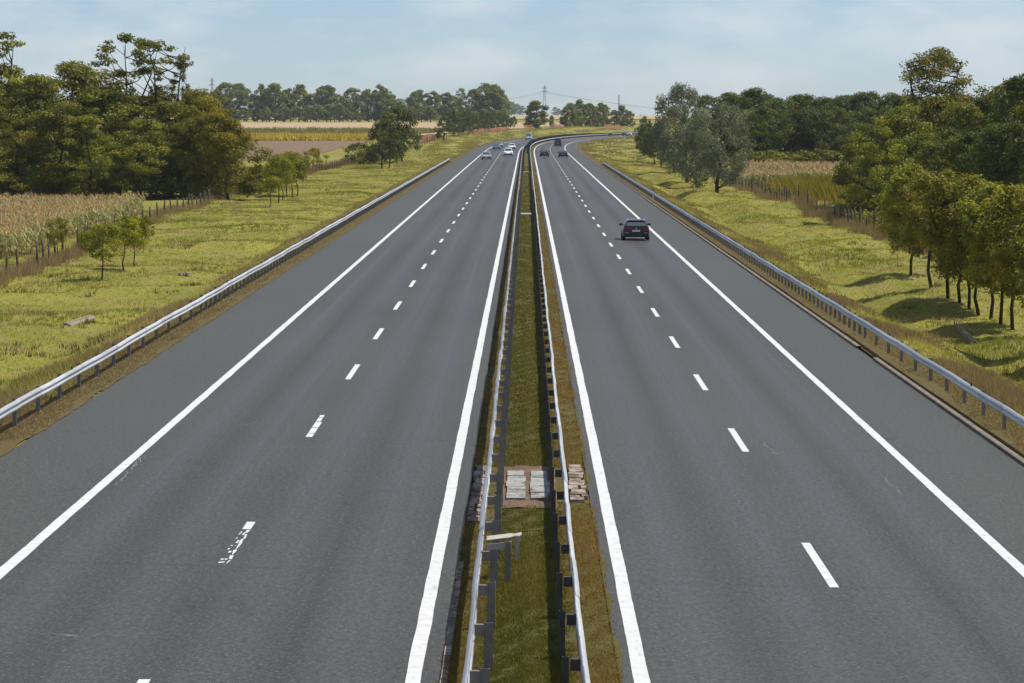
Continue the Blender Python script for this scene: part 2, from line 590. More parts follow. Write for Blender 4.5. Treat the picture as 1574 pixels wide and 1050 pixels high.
wob = np.random.default_rng(11)
FINE = np.concatenate([np.arange(Y0, 320, 0.5), np.arange(320, 700, 2.0), np.arange(700, Y1, 10.0)])


def wobble(amp0, amp1, seed):
    r = np.random.default_rng(seed)

    def f(y):
        n = len(y)
        a = r.normal(0, 1, n); b = r.normal(0, 1, n)
        k = np.ones(5) / 5
        s = lambda q: np.convolve(q, k, 'same') * 1.4 + 0.6 * q
        return s(a) * amp0, s(b) * amp1
    return f


L_IN, L_DASH, L_OUT, L_EDGE = -1.65, -5.52, -9.30, -12.37
R_IN, R_DASH, R_OUT, R_EDGE = 1.70, 5.46, 9.19, 12.04
road_l = strip('carriageway_left', L_EDGE, -1.235, M['asphalt'], seg=2)
tag(road_l, 'grey asphalt carriageway with oncoming traffic, left of the median', 'road', kind='structure')
road_r = strip('carriageway_right', 1.38, R_EDGE, M['asphalt'], seg=2)
tag(road_r, 'grey asphalt carriageway with traffic driving away, right of the median', 'road', kind='structure')
for road, o in ((road_l, L_IN), (road_l, L_OUT), (road_r, R_IN), (road_r, R_OUT)):
    strip('edge_line', o - 0.115, o + 0.115, M['paint'], road, 0.005, FINE, edge=wobble(0.004, 0.004, int(abs(o) * 100)))


def dash_mesh(y0, y1, o, worn=0):
    V, Fc, UV = [], [], []

    def quad(a0, a1, b0, b1):
        b = len(V)
        for (oo, yy) in ((a0, b0), (a1, b0), (a1, b1), (a0, b1)):
            V.append(road_pt(oo, yy, 0.005)); UV.append((oo, yy))
        Fc.append((b, b + 1, b + 2, b + 3))
    w = 0.085
    if not worn:
        quad(o - w, o + w, y0, y1)
    elif worn == 1:
        # paint flaked off: whole at the far end, then a broken right edge and ragged scraps
        r = random.Random(4)
        quad(o - w, o + w, y1 - 1.15, y1)

        def scrap(a0, a1, b0, b1):
            j = lambda q: q + r.uniform(-0.022, 0.022)
            k = lambda q: q + r.uniform(-0.07, 0.07)
            b = len(V)
            for (oo, yy) in ((j(a0), k(b0)), (j(a1), k(b0)), (j(a1), k(b1)), (j(a0), k(b1))):
                V.append(road_pt(oo, yy, 0.005)); UV.append((oo, yy))
            Fc.append((b, b + 1, b + 2, b + 3))
        y = y0
        while y < y1 - 1.3:
            h = r.uniform(0.25, 0.9)
            scrap(o + w - r.uniform(0.03, 0.06), o + w, y, min(y + h, y1 - 1.2)); y += h + r.choice((0.02, 0.05, 0.2))
        scrap(o - w, o + 0.02, y0, y0 + 0.2)
        y = y0 + 0.4
        while y < y1 - 1.5:
            h = r.uniform(0.08, 0.45)
            if r.random() < 0.6:
                scrap(o - w + r.uniform(0, 0.09), o + r.uniform(-0.01, 0.03), y, y + h)
            if r.random() < 0.45:
                scrap(o - w, o - w + r.uniform(.02, .05), y, y + h * r.uniform(0.5, 1.4))
            y += h + r.uniform(0.12, 0.5)
    else:
        r = random.Random(9)
        y = y0
        while y < y1 - 0.02:
            h = min(r.uniform(0.3, 1.6), y1 - y)
            quad(o - w + r.choice((0, 0, 0.03)), o + w - r.choice((0, 0, 0.05)), y, y + h)
            y += h + (0.12 if r.random() < 0.6 else 0.05)
    return np_mesh('lane_dash', np.array(V), np.array(Fc), False, [M['paint']], uv=np.array(UV))


def dash_stations(side):
    out = []
    a = at(357 if side < 0 else 1256, 874 if side < 0 else 895, 0)[1]      # near end of the first whole dash
    out.append(a)
    out.insert(0, a - 18.2)
    a += 23.2
    while a < 1050:
        out.append(a); a += 18.0
    return out


for side, road, o in ((-1, road_l, L_DASH), (1, road_r, R_DASH)):
    for i, y in enumerate(dash_stations(side)):
        worn = {1: 1, 2: 2}.get(i, 0) if side < 0 else 0
        obj('lane_dash', dash_mesh(y, y + 6.0, o, worn), road)
    far = strip('lane_line', o - 0.06, o + 0.06, M['paint'], road, 0.005, np.arange(1056, 1700, 12.0))
    far['kind'] = 'stuff'


def crack(pix, w, road):
    pts = [np.array(at(u, v, 0)) for u, v in pix]
    fine = []
    r = random.Random(len(pix) + int(pix[0][0]))
    for a, b in zip(pts[:-1], pts[1:]):
        n = 5
        for k in range(n):
            q = a + (b - a) * k / n
            fine.append((q[0] + r.uniform(-0.05, 0.05), q[1] + r.uniform(-.1, .1)))
    fine.append((pts[-1][0], pts[-1][1]))
    V, Fc = [], []
    for i, (x, y) in enumerate(fine):
        ww = 0.7 * w * r.uniform(0.3, 1.1)
        z = -CROSSFALL * x + 0.003
        V += [(x - ww, y - ww * 2, z), (x + ww, y + ww * 2, z)]
        if i:
            Fc.append((2 * i - 2, 2 * i - 1, 2 * i + 1, 2 * i))
    obj('crack', np_mesh('crack', np.array(V), np.array(Fc), False, [M['crack']]), road)


crack([(174, 759), (190, 747), (197, 735), (212, 722), (223, 711), (245, 705)], 0.02, road_l)
crack([(205, 728), (214, 713), (224, 716), (244, 709)], 0.016, road_l)
crack([(378, 661), (388, 659), (397, 655)], 0.03, road_l)
crack([(362, 694), (400, 693.4), (460, 693.6), (500, 693)], 0.014, road_l)
crack([(60, 988), (130, 990.5), (200, 986), (240, 985)], 0.016, road_l)
crack([(1172, 673), (1180, 682), (1187, 686), (1194, 692)], 0.018, road_r)
crack([(1357, 722), (1366, 733), (1376, 740), (1384, 751)], 0.018, road_r)
crack([(100, 989), (120, 989)], 0.03, road_l)

# soil strips between asphalt and rails
tag(strip('verge_soil_left', -13.9, L_EDGE + 0.03, M['soil'], dz=0.016, sta=FINE, seg=3, edge=wobble(0.12, 0.035, 1)),
    'reddish brown soil strip under the left guardrail', 'soil', kind='structure')
tag(strip('verge_soil_right', R_EDGE + 0.13, 13.9, M['soil'], dz=0.016, sta=FINE, seg=3, edge=wobble(0.0, 0.12, 2)),
    'brown soil strip under the right guardrail', 'soil', kind='structure')


def kerb(y0, y1):
    sta = np.arange(y0, y1 + .1, 4.0)
    prof = [(R_EDGE - 0.02, -0.05), (R_EDGE - 0.02, 0.075), (R_EDGE + 0.015, 0.09), (R_EDGE + 0.12, 0.09), (R_EDGE + 0.14, -0.05)]
    V = np.concatenate([road_pt(np.full(len(sta), o), sta, z)[:, None, :] for o, z in prof], 1)
    k = len(prof)
    i = np.arange(len(sta) * k).reshape(len(sta), k)
    Fc = np.stack([i[:-1, :-1], i[1:, :-1], i[1:, 1:], i[:-1, 1:]], -1).reshape(-1, 4)
    return obj('kerb', np_mesh('kerb', V, Fc, False, [M['kerb']]))


yb = at(1328, 537, -0.2)[1]
tag(kerb(Y0, yb - 1.2), 'dark low kerb along the right shoulder, nearer than the gap', 'kerb', kind='structure')
tag(kerb(yb + 0.6, 900), 'dark low kerb along the right shoulder, beyond the gap', 'kerb', kind='structure')

# ------------------------------------------------------------------ median
mcl = wobble(0.022, 0.045, 5)
med = strip('median', -1.22, 1.40, M['median_soil'], sta=FINE, seg=8, edge=mcl,
            zfun=lambda o, y: 0.055 + 0.03 * np.cos(o * 2.2) + 0.012 * np.sin(o * 9 + y * 3) + 0.0 * y)
tag(med, 'narrow grassy median strip between the two carriageways', 'median', kind='structure')


def skirt(name, o_in, mat):
    V0 = road_pt(np.full(len(FINE), o_in), FINE, -0.05)
    V1 = road_pt(np.full(len(FINE), o_in), FINE, 0.045)
    n = len(FINE)
    V = np.concatenate([V0, V1])
    i = np.arange(n - 1)
    Fc = np.stack([i, i + 1, i + 1 + n, i + n], -1)
    return obj(name, np_mesh(name, V, Fc, False, [mat]), med)


skirt('edge_left', -1.20, M['red_soil']); skirt('edge_right', 1.36, M['red_soil'])

# drain slabs and stone aprons in the median
y_s0, y_s1 = at(810, 769, 0.1)[1], at(810, 726, 0.1)[1]
bare = strip('bare_soil', -0.64, 0.66, M['red_soil'], med, 0.0, np.arange(y_s0 - 1.3, y_s1 + 1.5, 0.3), 8,
             edge=lambda y: (0.03 * np.sin(y * 5), 0.03 * np.sin(y * 4 + 1)), zfun=lambda o, y: 0.075 + 0.03 * np.cos(o * 2.2) + 0.01 * np.sin(o * 11 + y * 2.3))
cov = empty('drain_cover', (0.02, (y_s0 + y_s1) / 2, 0.1))
tag(cov, 'pale concrete drain slabs in two columns in the nearest bare patch of median', 'drain cover')
rr = random.Random(5)
for c_ in range(2):
    n_r = 5
    for r_ in range(n_r):
        L = (y_s1 - y_s0) / n_r
        m = MB()
        x0 = -0.46 if c_ == 0 else 0.06
        ya = -(y_s1 - y_s0) / 2 + r_ * L
        m.box((x0 + rr.uniform(0, .03), ya + 0.03, -0.05), (x0 + 0.42 + rr.uniform(-.05, .02), ya + L - 0.03, 0.035 + rr.uniform(0, .02)))
        m.build('slab', M['drain'], cov)
for side in (-1, 1):
    y_a = y_s0 - 3.6 if side < 0 else y_s0 + 0.2
    y_b = y_s1 + 1.4
    ap = empty('stone_apron', (-1.0 if side < 0 else 1.12, (y_a + y_b) / 2, 0.03))
    tag(ap, 'pale paving stones beside the drain slabs, along the %s carriageway' % ('left' if side < 0 else 'right'), 'paving')
    y = y_a
    while y < y_b:
        h = rr.uniform(0.25, 0.75)
        split = rr.choice((0.0, -0.06, 0.05))
        for x0, x1 in (((-0.2, split - 0.012), (split + 0.012, 0.2)) if rr.random() < 0.4 else ((-0.2 + rr.uniform(0, .06), 0.2 - rr.uniform(0, .08)),)):
            m = MB()
            yy = y - (y_a + y_b) / 2
            z = 0.062 + rr.uniform(0, 0.022)
            dx = rr.uniform(-0.012, 0.012)
            m.add([(x0 + dx, yy, -.05), (x1 + dx, yy, -.05), (x1 + dx, yy + h - .03, -.05), (x0 + dx, yy + h - .03, -.05),
                   (x0 + dx + .01, yy + .01, z), (x1 + dx - .01, yy + .01, z + rr.uniform(-.01, .01)),
                   (x1 + dx - .01, yy + h - .045, z), (x0 + dx + .01, yy + h - .045, z + rr.uniform(-.01, .01))],
                  [(0, 3, 2, 1), (4, 5, 6, 7), (0, 1, 5, 4), (1, 2, 6, 5), (2, 3, 7, 6), (3, 0, 4, 7)])
            m.build('paving_stone', M['paver'], ap)
        y += h
for v, lab in ((329, 'whitish concrete slab lying across the median, nearer of the two small ones'), (264.5, 'small pale concrete slab across the median far off near the curve')):
    y = at(806, v, 0.1)[1]
    m = MB()
    m.box((-0.44, -1.6, -0.05), (0.46, -0.05, 0.05)); m.box((-0.45, 0.05, -0.05), (0.44, 1.6, 0.055))
    o = m.build('median_slab', M['concrete'])
    o.location = (0.0, y, 0.09)
    tag(o, lab, 'concrete slab')

# stone edging visible at the left edge of the median
edg = empty('stone_edging', (-1.19, 46, 0))
tag(edg, 'line of pale worn edging stones at the left edge of the median, nearest the camera', 'edging')
y = 0.0
while y < 13:
    h = rr.uniform(0.5, 0.95)
    m = MB(); m.box((-0.05 + rr.uniform(-.01, .01), y, -0.05), (0.045, y + h - 0.04, 0.075 + rr.uniform(0, .015)))
    m.build('edging_stone', M['paver'], edg)
    y += h

# ------------------------------------------------------------------ guardrails
W_PROF = [(0.0, 0.155), (0.018, 0.155), (0.03, 0.14), (0.075, 0.105), (0.08, 0.07), (0.075, 0.045), (0.022, 0.02), (0.02, 0.0),
          (0.022, -0.02), (0.075, -0.045), (0.08, -0.07), (0.075, -0.105), (0.03, -0.14), (0.018, -0.155), (0.0, -0.155)]


def beam_mesh(o_face, side, zc, sta, seed=0, amp=0.012, y_end=None, ks=1.0):
    """corrugated rail with its ridges turned to the traffic (side = +1 or -1 along the offset axis)"""
    n = len(sta)
    wv = lambda f: amp * (np.sin(0.19 * sta + f) + 0.8 * np.sin(0.53 * sta + 2.3 * f) + 0.5 * np.sin(1.27 * sta + 3.1 * f))
    wob_o, wob_z = wv(seed), 0.6 * wv(seed * 1.7 + 1)
    drop = np.zeros(n) if y_end is None else -0.55 * sstep(y_end - 9, y_end, sta)
    prof = list(W_PROF) + [(a - 0.006, b) for a, b in W_PROF][::-1]
    k = len(prof)
    V = np.concatenate([road_pt(o_face + side * a + wob_o, sta, zc + b * ks + wob_z + drop)[:, None, :] for a, b in prof], 1)
    i = np.arange(n * k).reshape(n, k)
    j = np.roll(i, -1, 1)
    Fc = np.stack([i[:-1], j[:-1], j[1:], i[1:]], -1).reshape(-1, 4)
    return np_mesh('rail', V, Fc, True, [M['galv']])


def rails(g, off, o_face, side, zc, y0, y1, seed, amp=0.012, drop_end=False, ks=1.0):
    """lapped rail panels of about 4 m near the camera, then one long run"""
    y, i = y0, 0
    r = random.Random(seed)
    while y < 262:
        sta = np.array([y, y + 1.45, y + 2.9, y + 4.32])
        q = obj('rail_panel', beam_mesh(o_face + side * (0.007 * (i % 2)) + r.uniform(-.004, .004), side, zc + r.uniform(-.006, .006), sta, seed, amp, None, ks), g)
        q.location = off
        y += 4.0; i += 1
    q = obj('rail', beam_mesh(o_face, side, zc, np.arange(y, y1 + .1, 2.0), seed, amp, y1 if drop_end else None, ks), g)
    q.location = off


def c_post_mesh(mat, h, w=0.10, d=0.055, t=0.008):
    """C-section steel post, web across the road"""
    m = MB()
    m.box((-w / 2, -t / 2, -0.35), (w / 2, t / 2, h))
    m.box((-w / 2, t / 2, -0.35), (-w / 2 + t, d, h - 0.002))
    m.box((w / 2 - t, t / 2, -0.35), (w / 2, d, h - 0.002))
    return m.mesh('post', mat)


def place_post(me, parent, o, y, z0, rz):
    p = road_pt(o, y, z0)
    q = obj('post', me, parent)
    q.location = p
    q.rotation_euler = (0, 0, rz)
    return q


def guardrail(name, o, side, y0, y1, label, dense_from, seed):
    g = empty(name, road_pt(o, y0, 0))
    tag(g, label, 'guardrail')
    off = -Vector(g.location)
    rails(g, off, o, side, 0.655, y0, y1, seed, 0.010, True, 0.86)
    pm = c_post_mesh(M['post'], 0.76)
    sm = MB(); sm.box((-0.05, -0.04, 0.56), (0.05, 0.04, 0.75)); sm = sm.mesh('spacer', M['post'])
    rm = MB(); rm.box((-0.02, -0.03, 0.0), (0.02, 0.03, 0.11)); rm = rm.mesh('reflector', M['black'])
    for yr in np.arange(y0 + 18.0, y1 - 5, 48.0):
        q = place_post(rm, g, o + side * 0.03, yr, 0.655 + 0.12, 0); q.name = 'reflector'; q.location = Vector(q.location) + off
    y = y0 + 1.0
    r = random.Random(seed)
    while y < y1 - 0.5:
        q = place_post(pm, g, o - side * 0.19, y, r.uniform(-0.03, 0.0), float(-np.arctan(dcen(y))) + r.uniform(-.05, .05))
        q.location = Vector(q.location) + off
        if y < 200:
            s = place_post(sm, g, o - side * 0.075, y, 0, float(-np.arctan(dcen(y))))
            s.name = 'spacer'
            s.location = Vector(s.location) + off
        y += 4.0 if y < dense_from else 2.0
    return g


guardrail('guardrail', -12.98, 1, 26, 556, 'galvanised guardrail along the left shoulder beside the grass and maize field', 128, 21)
guardrail('guardrail', 12.70, -1, 26, 545, 'galvanised guardrail along the right shoulder below the row of brown-green trees', 120, 22)


def median_barrier(o_beam, side, label, seed, pm, sp_mat):
    g = empty('median_barrier', road_pt(o_beam, 30, 0))
    tag(g, label, 'guardrail')
    off = -Vector(g.location)
    rails(g, off, o_beam, side, 0.66, 30.0, 1740, seed, 0.009)
    sm = MB()
    sm.box((-0.07, -0.05, 0.60), (0.07, 0.05, 0.76)); sm = sm.mesh('spacer', sp_mat)
    r = random.Random(seed)
    y = 31.3 + (0.0 if side < 0 else 1.1)
    far = MB()
    while y < 1735:
        rz = float(-np.arctan(dcen(y)))
        if y < 470:
            q = place_post(pm, g, o_beam - side * 0.215, y, r.uniform(-.02, .02), rz + r.uniform(-.05, .05)); q.location = Vector(q.location) + off
            if y < 330:
                s = place_post(sm, g, o_beam - side * 0.077, y, 0, rz); s.name = 'spacer'; s.location = Vector(s.location) + off
            y += 4.0
        else:
            p = road_pt(o_beam - side * 0.24, y, 0) + np.array(off)
            far.box((p[0] - .16, p[1] - .05, p[2] - .1), (p[0] + .16, p[1] + .05, p[2] + 0.76))
            y += 2.0
    if side > 0:
        ag = MB()
        y = 690.0
        while y < 1700:
            p = road_pt(o_beam - 0.55, y, 0) + np.array(off)
            hh = 0.8 + 0.7 * float(sstep(690, 800, y)) - 0.5 * float(sstep(1150, 1400, y))
            ag.box((p[0] - .14, p[1] - .04, p[2] + .05), (p[0] + .14, p[1] + .04, p[2] + hh))
            y += 0.9
        a_ = ag.build('antiglare_blades', M['dark_post'], g)
        a_['kind'] = 'stuff'
        a_['label'] = 'dark band of screening blades along the median in the curve'
    f = far.build('far_posts', M['dark_post'], g)
    f['kind'] = 'stuff'
    return g


mb_l = median_barrier(-0.77, -1, 'left median barrier with pale rail facing the oncoming carriageway and a bent rail end', 31, c_post_mesh(M['post'], 0.80, 0.13, 0.07, 0.010), M['post'])
mb_r = median_barrier(0.76, 1, 'right median barrier with dark posts, rail facing the carriageway driving away', 32, c_post_mesh(M['dark_post'], 0.80, 0.09, 0.08, 0.012), M['dark_post'])

# bent end of a spliced rail behind the left median barrier
y_b = at(768, 896, 0.08)[1]
off = -Vector(mb_l.location)
pm = c_post_mesh(M['post'], 0.80, 0.10, 0.06, 0.01)
q = place_post(pm, mb_l, -0.325, y_b, 0, 0); q.location = Vector(q.location) + off
m = MB()


def plate(pts, d):
    """strip of plate through pts, thickened by the vector d"""
    vs = [Vector(p) for p in pts] + [Vector(p) + Vector(d) for p in pts]
    n = len(pts)
    m.add(vs, [tuple(range(n)), tuple(range(n, 2 * n))[::-1]] + [(i, n + i, n + (i + 1) % n, (i + 1) % n) for i in range(n)])


yq = y_b + 0.55
plate([(-0.70, yq, 0.56), (-0.46, yq, 0.60), (-0.25, yq, 0.62), (-0.25, yq, 0.74), (-0.46, yq, 0.71), (-0.70, yq, 0.69)], (0, 0.03, 0))
plate([(-0.70, yq + .03, 0.745), (-0.24, yq + .03, 0.80), (-0.24, yq + .03, 0.815), (-0.70, yq + .03, 0.76)], (0, 0.3, 0.03))
plate([(-0.17, yq, 0.84), (-0.10, yq, 0.84), (-0.15, yq + .02, 0.42), (-0.215, yq + .02, 0.40)], (0, 0.05, 0))
plate([(-0.26, yq + .05, 0.80), (-0.08, yq + .05, 0.835), (-0.08, yq + .05, 0.85), (-0.26, yq + .05, 0.815)], (0, 0.22, 0.02))
e = m.build('bent_rail_end', M['dull_galv'], mb_l)
e.location = off
e['label'] = 'bent pale rail end curled back behind the barrier'

# ------------------------------------------------------------------ fields
def sheet(name, u_pts, mat, label, dz=0.05, n=24):
    """field sheet on the terrain from a list of (x0, x1, y) rows"""
    rows = []
    for (xa, xb, y) in u_pts:
        xs = np.linspace(xa, xb, n + 1)
        rows.append(np.stack([xs, np.full(n + 1, y), gz(xs - cen(y), np.full(n + 1, y)) + dz], -1))
    V = np.stack(rows)
    m_, k_ = V.shape[:2]
    i = np.arange(m_ * k_).reshape(m_, k_)
    Fc = np.stack([i[:-1, :-1], i[:-1, 1:], i[1:, 1:], i[1:, :-1]], -1).reshape(-1, 4)
    o = obj(name, np_mesh(name, V, Fc, True, [mat]))
    tag(o, label, 'field', kind='structure')
    return o


def rows(y0, y1, xl, off, n=20):
    return [(xl, float(cen(y)) + off, y) for y in np.linspace(y0, y1, n)]


sheet('ploughed_field', rows(640, 938, -420, -46, 50), M['ploughed'], 'brown ploughed field beyond the left fence', 0.08, 60)
sheet('stubble_field', rows(1100, 1690, -900, -42), M['stubble'], 'pale straw-coloured stubble field before the far tree line', 0.10, 60)
sheet('far_stubble_field', [(-1200, 700, y) for y in np.linspace(2300, 4300, 12)], M['stubble'], 'pale distant stubble field near the horizon', 0.4)

# ------------------------------------------------------------------ plants made of many small faces
def blades(P, h, w, lean, nb, tint, r, spread=0.08):
    """grass tufts: nb triangles per point P; h, w per point; returns V, F, T"""
    n = len(P)
    P = np.repeat(P, nb, 0)
    h = np.repeat(h, nb) * r.uniform(0.55, 1.15, n * nb)
    w = np.repeat(w, nb) * r.uniform(0.7, 1.3, n * nb)
    sp = np.repeat(np.broadcast_to(spread, n), nb)
    a = r.uniform(0, 2 * np.pi, n * nb)
    b = r.uniform(0, 2 * np.pi, n * nb)
    base = P + np.stack([np.cos(b) * sp, np.sin(b) * sp, np.zeros_like(b)], -1) * r.uniform(0, 1, (n * nb, 1))
    side = np.stack([np.cos(a), np.sin(a), np.zeros_like(a)], -1) * w[:, None] * 0.5
    ln = r.uniform(0, lean, n * nb)
    tip = base + np.stack([np.cos(b) * ln * h, np.sin(b) * ln * h, h], -1)
    V = np.stack([base - side, base + side, tip], 1).reshape(-1, 3)
    Fc = np.arange(3 * n * nb).reshape(-1, 3)
    T = np.repeat(np.repeat(tint, nb, 0), 3, 0)
    return V, Fc, T


def field_noise(x, y, s, seed):
    r = np.random.default_rng(seed)
    z = np.zeros_like(x)
    for i in range(7):
        k = s * r.uniform(0.5, 2.2); a = r.uniform(0, 6.28)
        z += np.sin(k * (np.cos(a) * x + np.sin(a) * y * 0.45) + r.uniform(0, 6.28))
    return z / 2.6


def verge_grass(side, n, seed, label):
    r = np.random.default_rng(seed)
    y = 1.0 / r.uniform(1 / 620., 1 / 44., n) ** 1.0
    y = np.where(r.random(n) < 0.35, r.uniform(60, 620, n), y)
    far = 30.0 if side > 0 else 36.0
    o = side * (13.3 + (far - 13.3) * r.random(n) ** 0.9)
    x = cen(y) + o
    u = 809 + 4990 * x / y
    keep = (u > -60) & (u < 1640)
    o, y = o[keep], y[keep]
    P = gpt(o, y, -0.02)
    n = len(P)
    a = np.abs(o)
    f1 = field_noise(P[:, 0], P[:, 1], 0.35, seed + 1)
    f2 = field_noise(P[:, 0], P[:, 1], 1.1, seed + 2)
    size = np.clip(y / 130.0, 0.75, 2.4)
    rail = np.exp(-((a - 14.4) / 0.8) ** 2)
    h = (0.11 + 0.10 * np.clip(f1, 0, 1.5) + 0.08 * np.clip(f2 - 0.3, 0, 1) + 0.14 * rail) * r.uniform(0.6, 1.3, n)
    w = 0.028 * size
    t = np.zeros((n, 2))
    t[:, 0] = np.clip(0.46 - 0.34 * f1 - 0.28 * f2 + r.normal(0, 0.2, n), 0, 1)
    t[:, 1] = np.clip(0.16 + 0.42 * f2 - 0.18 * f1 + 0.4 * rail + r.normal(0, 0.12, n), 0, 0.9)
    V, Fc, T = blades(P, h, w, 0.8, 4, t, r, 0.10 * size)
    o_ = obj('verge_grass', np_mesh('verge_grass', V, Fc, False, [M['grass']], tint=T))
    tag(o_, label, 'grass', kind='stuff')


verge_grass(-1, 120000, 41, 'uneven yellow-green grass of the left verge')
verge_grass(1, 120000, 42, 'uneven yellow-green grass of the right verge')


def weeds(name, P, h, w, nb, seed, label, mat='weed', dry=0.5, lean=0.5, spread=0.15, light=0.5):
    r = np.random.default_rng(seed)
    n = len(P)
    t = np.zeros((n, 2))
    t[:, 0] = np.clip(r.normal(light, 0.22, n), 0, 1)
    t[:, 1] = np.clip(r.normal(dry, 0.25, n), 0, 1)
    V, Fc, T = blades(P, h * r.uniform(0.6, 1.25, n), w * np.ones(n), lean, nb, t, r, spread)
    o = obj(name, np_mesh(name, V, Fc, False, [M[mat]], tint=T))
    tag(o, label, 'weeds' if mat in ('weed', 'clump') else 'plants', kind='stuff')


def soil_weeds(side, seed, label):
    r = np.random.default_rng(seed)
    n = 30000
    y = 1.0 / r.uniform(1 / 560., 1 / 44., n)
    o = side * (12.45 + 1.3 * r.random(n) ** 0.8)
    keep = np.abs(o) > 12.5 + 0.25 * np.clip(field_noise(o, y, 1.2, seed), -1, 2)
    weeds('roadside_weeds', road_pt(o[keep], y[keep], 0.0), 0.075, 0.03, 4, seed, label, 'weed', 0.35, 0.9, 0.1, 0.3)


def far_verge(seed, label, side, n=26000):
    r = np.random.default_rng(seed)
    y = r.uniform(560, 1500, n)
    o = side * r.uniform(13.6, 34, n)
    f = field_noise(o, y * 0.3, 0.5, seed)
    k = r.random(n) < 0.55 + 0.4 * f
    weeds('far_verge_grass', gpt(o[k], y[k], -0.03), 0.28 * (1 + 0.5 * np.clip(f[k], 0, 1)), 0.16, 4, seed, label, 'grass', 0.30, 0.9, 0.45, 0.35)


far_verge(45, 'mottled grass of the far left bank before the curve', -1)
far_verge(46, 'mottled grass of the far right bank inside the curve', 1)


def seedheads(side, seed, label):
    r = np.random.default_rng(seed)
    n = 42000
    y = 1.0 / r.uniform(1 / 520., 1 / 46., n)
    o = side * (13.6 + np.abs(r.normal(0, 1.5, n)))
    f = field_noise(o, y, 0.45, seed) + 0.6 * field_noise(o, y, 1.3, seed + 1)
    k = f > 0.25
    weeds('dry_seedheads', gpt(o[k], y[k], -0.02), 0.30, 0.022 * np.clip(y[k] / 110., 0.8, 2.6), 4, seed, label, 'weed', 0.5, 0.6, 0.16, 0.45)


seedheads(-1, 47, 'pinkish dry grass heads behind the left guardrail')
seedheads(1, 48, 'pinkish dry grass heads behind the right guardrail')
soil_weeds(-1, 51, 'low dry weeds between the left guardrail and the asphalt')
soil_weeds(1, 52, 'low dry weeds between the right guardrail and the kerb')


def median_grass():
    r = np.random.default_rng(61)
    n = 150000
    y = 1.0 / r.uniform(1 / 520., 1 / 44., n)
    o = r.uniform(-1.2, 1.36, n) + r.normal(0, 0.03, n)
    bare_m = (y > y_s0 - 0.9) & (y < y_s1 + 1.2) & (np.abs(o) < 0.62)
    stone = ((y > y_s0 - 3.6) & (y < y_s1 + 1.4) & (o < -0.6)) | ((y > y_s0 + 0.2) & (y < y_s1 + 1.4) & (o > 0.6))
    keep = ~(bare_m | (stone & (r.random(n) < 0.96))) & ((np.abs(o) < 0.66) | (r.random(n) < 0.75))
    o, y = o[keep], y[keep]
    n = len(o)
    P = road_pt(o, y, 0.045 + 0.03 * np.cos(o * 2.2))
    f = field_noise(o * 3, y, 0.9, 62)
    side = sstep(0.60, 0.80, np.abs(o))
    t = np.zeros((n, 2))
    stripe = np.exp(-((o - 0.12) / 0.13) ** 2) * 0.35
    t[:, 0] = np.clip(0.35 + 0.18 * f + stripe + r.normal(0, 0.2, n), 0, 1)
    t[:, 1] = np.clip(side * (0.42 + 0.22 * (o > 0)) + 0.12 * f + 0.35 * stripe + r.normal(0.05, 0.13, n), 0, 0.95)
    h = (0.055 + 0.02 * f) * r.uniform(0.6, 1.3, n)
    V, Fc, T = blades(P, h, 0.014 * np.clip(y / 70., 1, 3.5), 0.9, 3, t, r, 0.05)
    o_ = obj('median_grass', np_mesh('median_grass', V, Fc, False, [M['median_grass']], tint=T))
    tag(o_, 'short mown olive and tan grass in the median', 'grass', kind='stuff')


median_grass()

# darker clumps scattered over the verges
for side_, seed_, lab_ in ((-1, 56, 'darker green weed clumps scattered over the left verge'), (1, 57, 'darker green weed clumps scattered over the right verge')):
    rc = np.random.default_rng(seed_)
    cy = 1.0 / rc.uniform(1 / 420., 1 / 60., 150)
    co = side_ * rc.uniform(14.2, 29, 150)
    k_ = rc.integers(4, 16, 150)
    yy = np.repeat(cy, k_) + rc.normal(0, 0.8, k_.sum()); oo = np.repeat(co, k_) + rc.normal(0, 0.4, k_.sum())
    weeds('weed_clumps', gpt(oo, yy, -0.02), 0.27, 0.05, 6, seed_, lab_, 'clump', 0.2, 0.9, 0.2, 0.5)

# dry weeds along the fences
r_ = np.random.default_rng(71)


def fence_line(pix, n):
    pts = [at(u, v) for u, v in pix]
    t = r_.uniform(0, len(pts) - 1, n)
    i = np.minimum(t.astype(int), len(pts) - 2)
    f = (t - i)[:, None]
    A = np.array(pts)
    P = A[i] * (1 - f) + A[i + 1] * f
    P[:, 0] += r_.normal(0, 0.45, n)
    P[:, 2] = gz(P[:, 0] - cen(P[:, 1]), P[:, 1])
    return P


FL1 = [(-60, 455), (0, 433), (45, 418), (90, 400), (135, 382), (180, 360), (232, 342), (283, 325), (335, 306), (375, 295)]
FL2 = [(375, 295), (420, 282), (470, 268), (520, 256), (548, 247), (590, 240)]
FR = [(1118, 285), (1145, 293), (1175, 303), (1215, 317), (1250, 330), (1290, 344), (1325, 357), (1362, 371), (1420, 393)]
weeds('fence_weeds', fence_line(FL1, 2600), 0.75, 0.035, 5, 72, 'tall dry weeds along the left fence by the maize', 'weed', 0.55, 0.35, 0.2)
weeds('fence_weeds', fence_line(FL2, 3500), 0.9, 0.06, 5, 73, 'tall dry weeds along the far left fence by the ploughed field', 'weed', 0.45, 0.35, 0.3, 0.35)
weeds('fence_weeds', fence_line(FR, 4200), 0.8, 0.05, 5, 74, 'tall dry weeds along the right fence', 'weed', 0.5, 0.35, 0.25, 0.35)


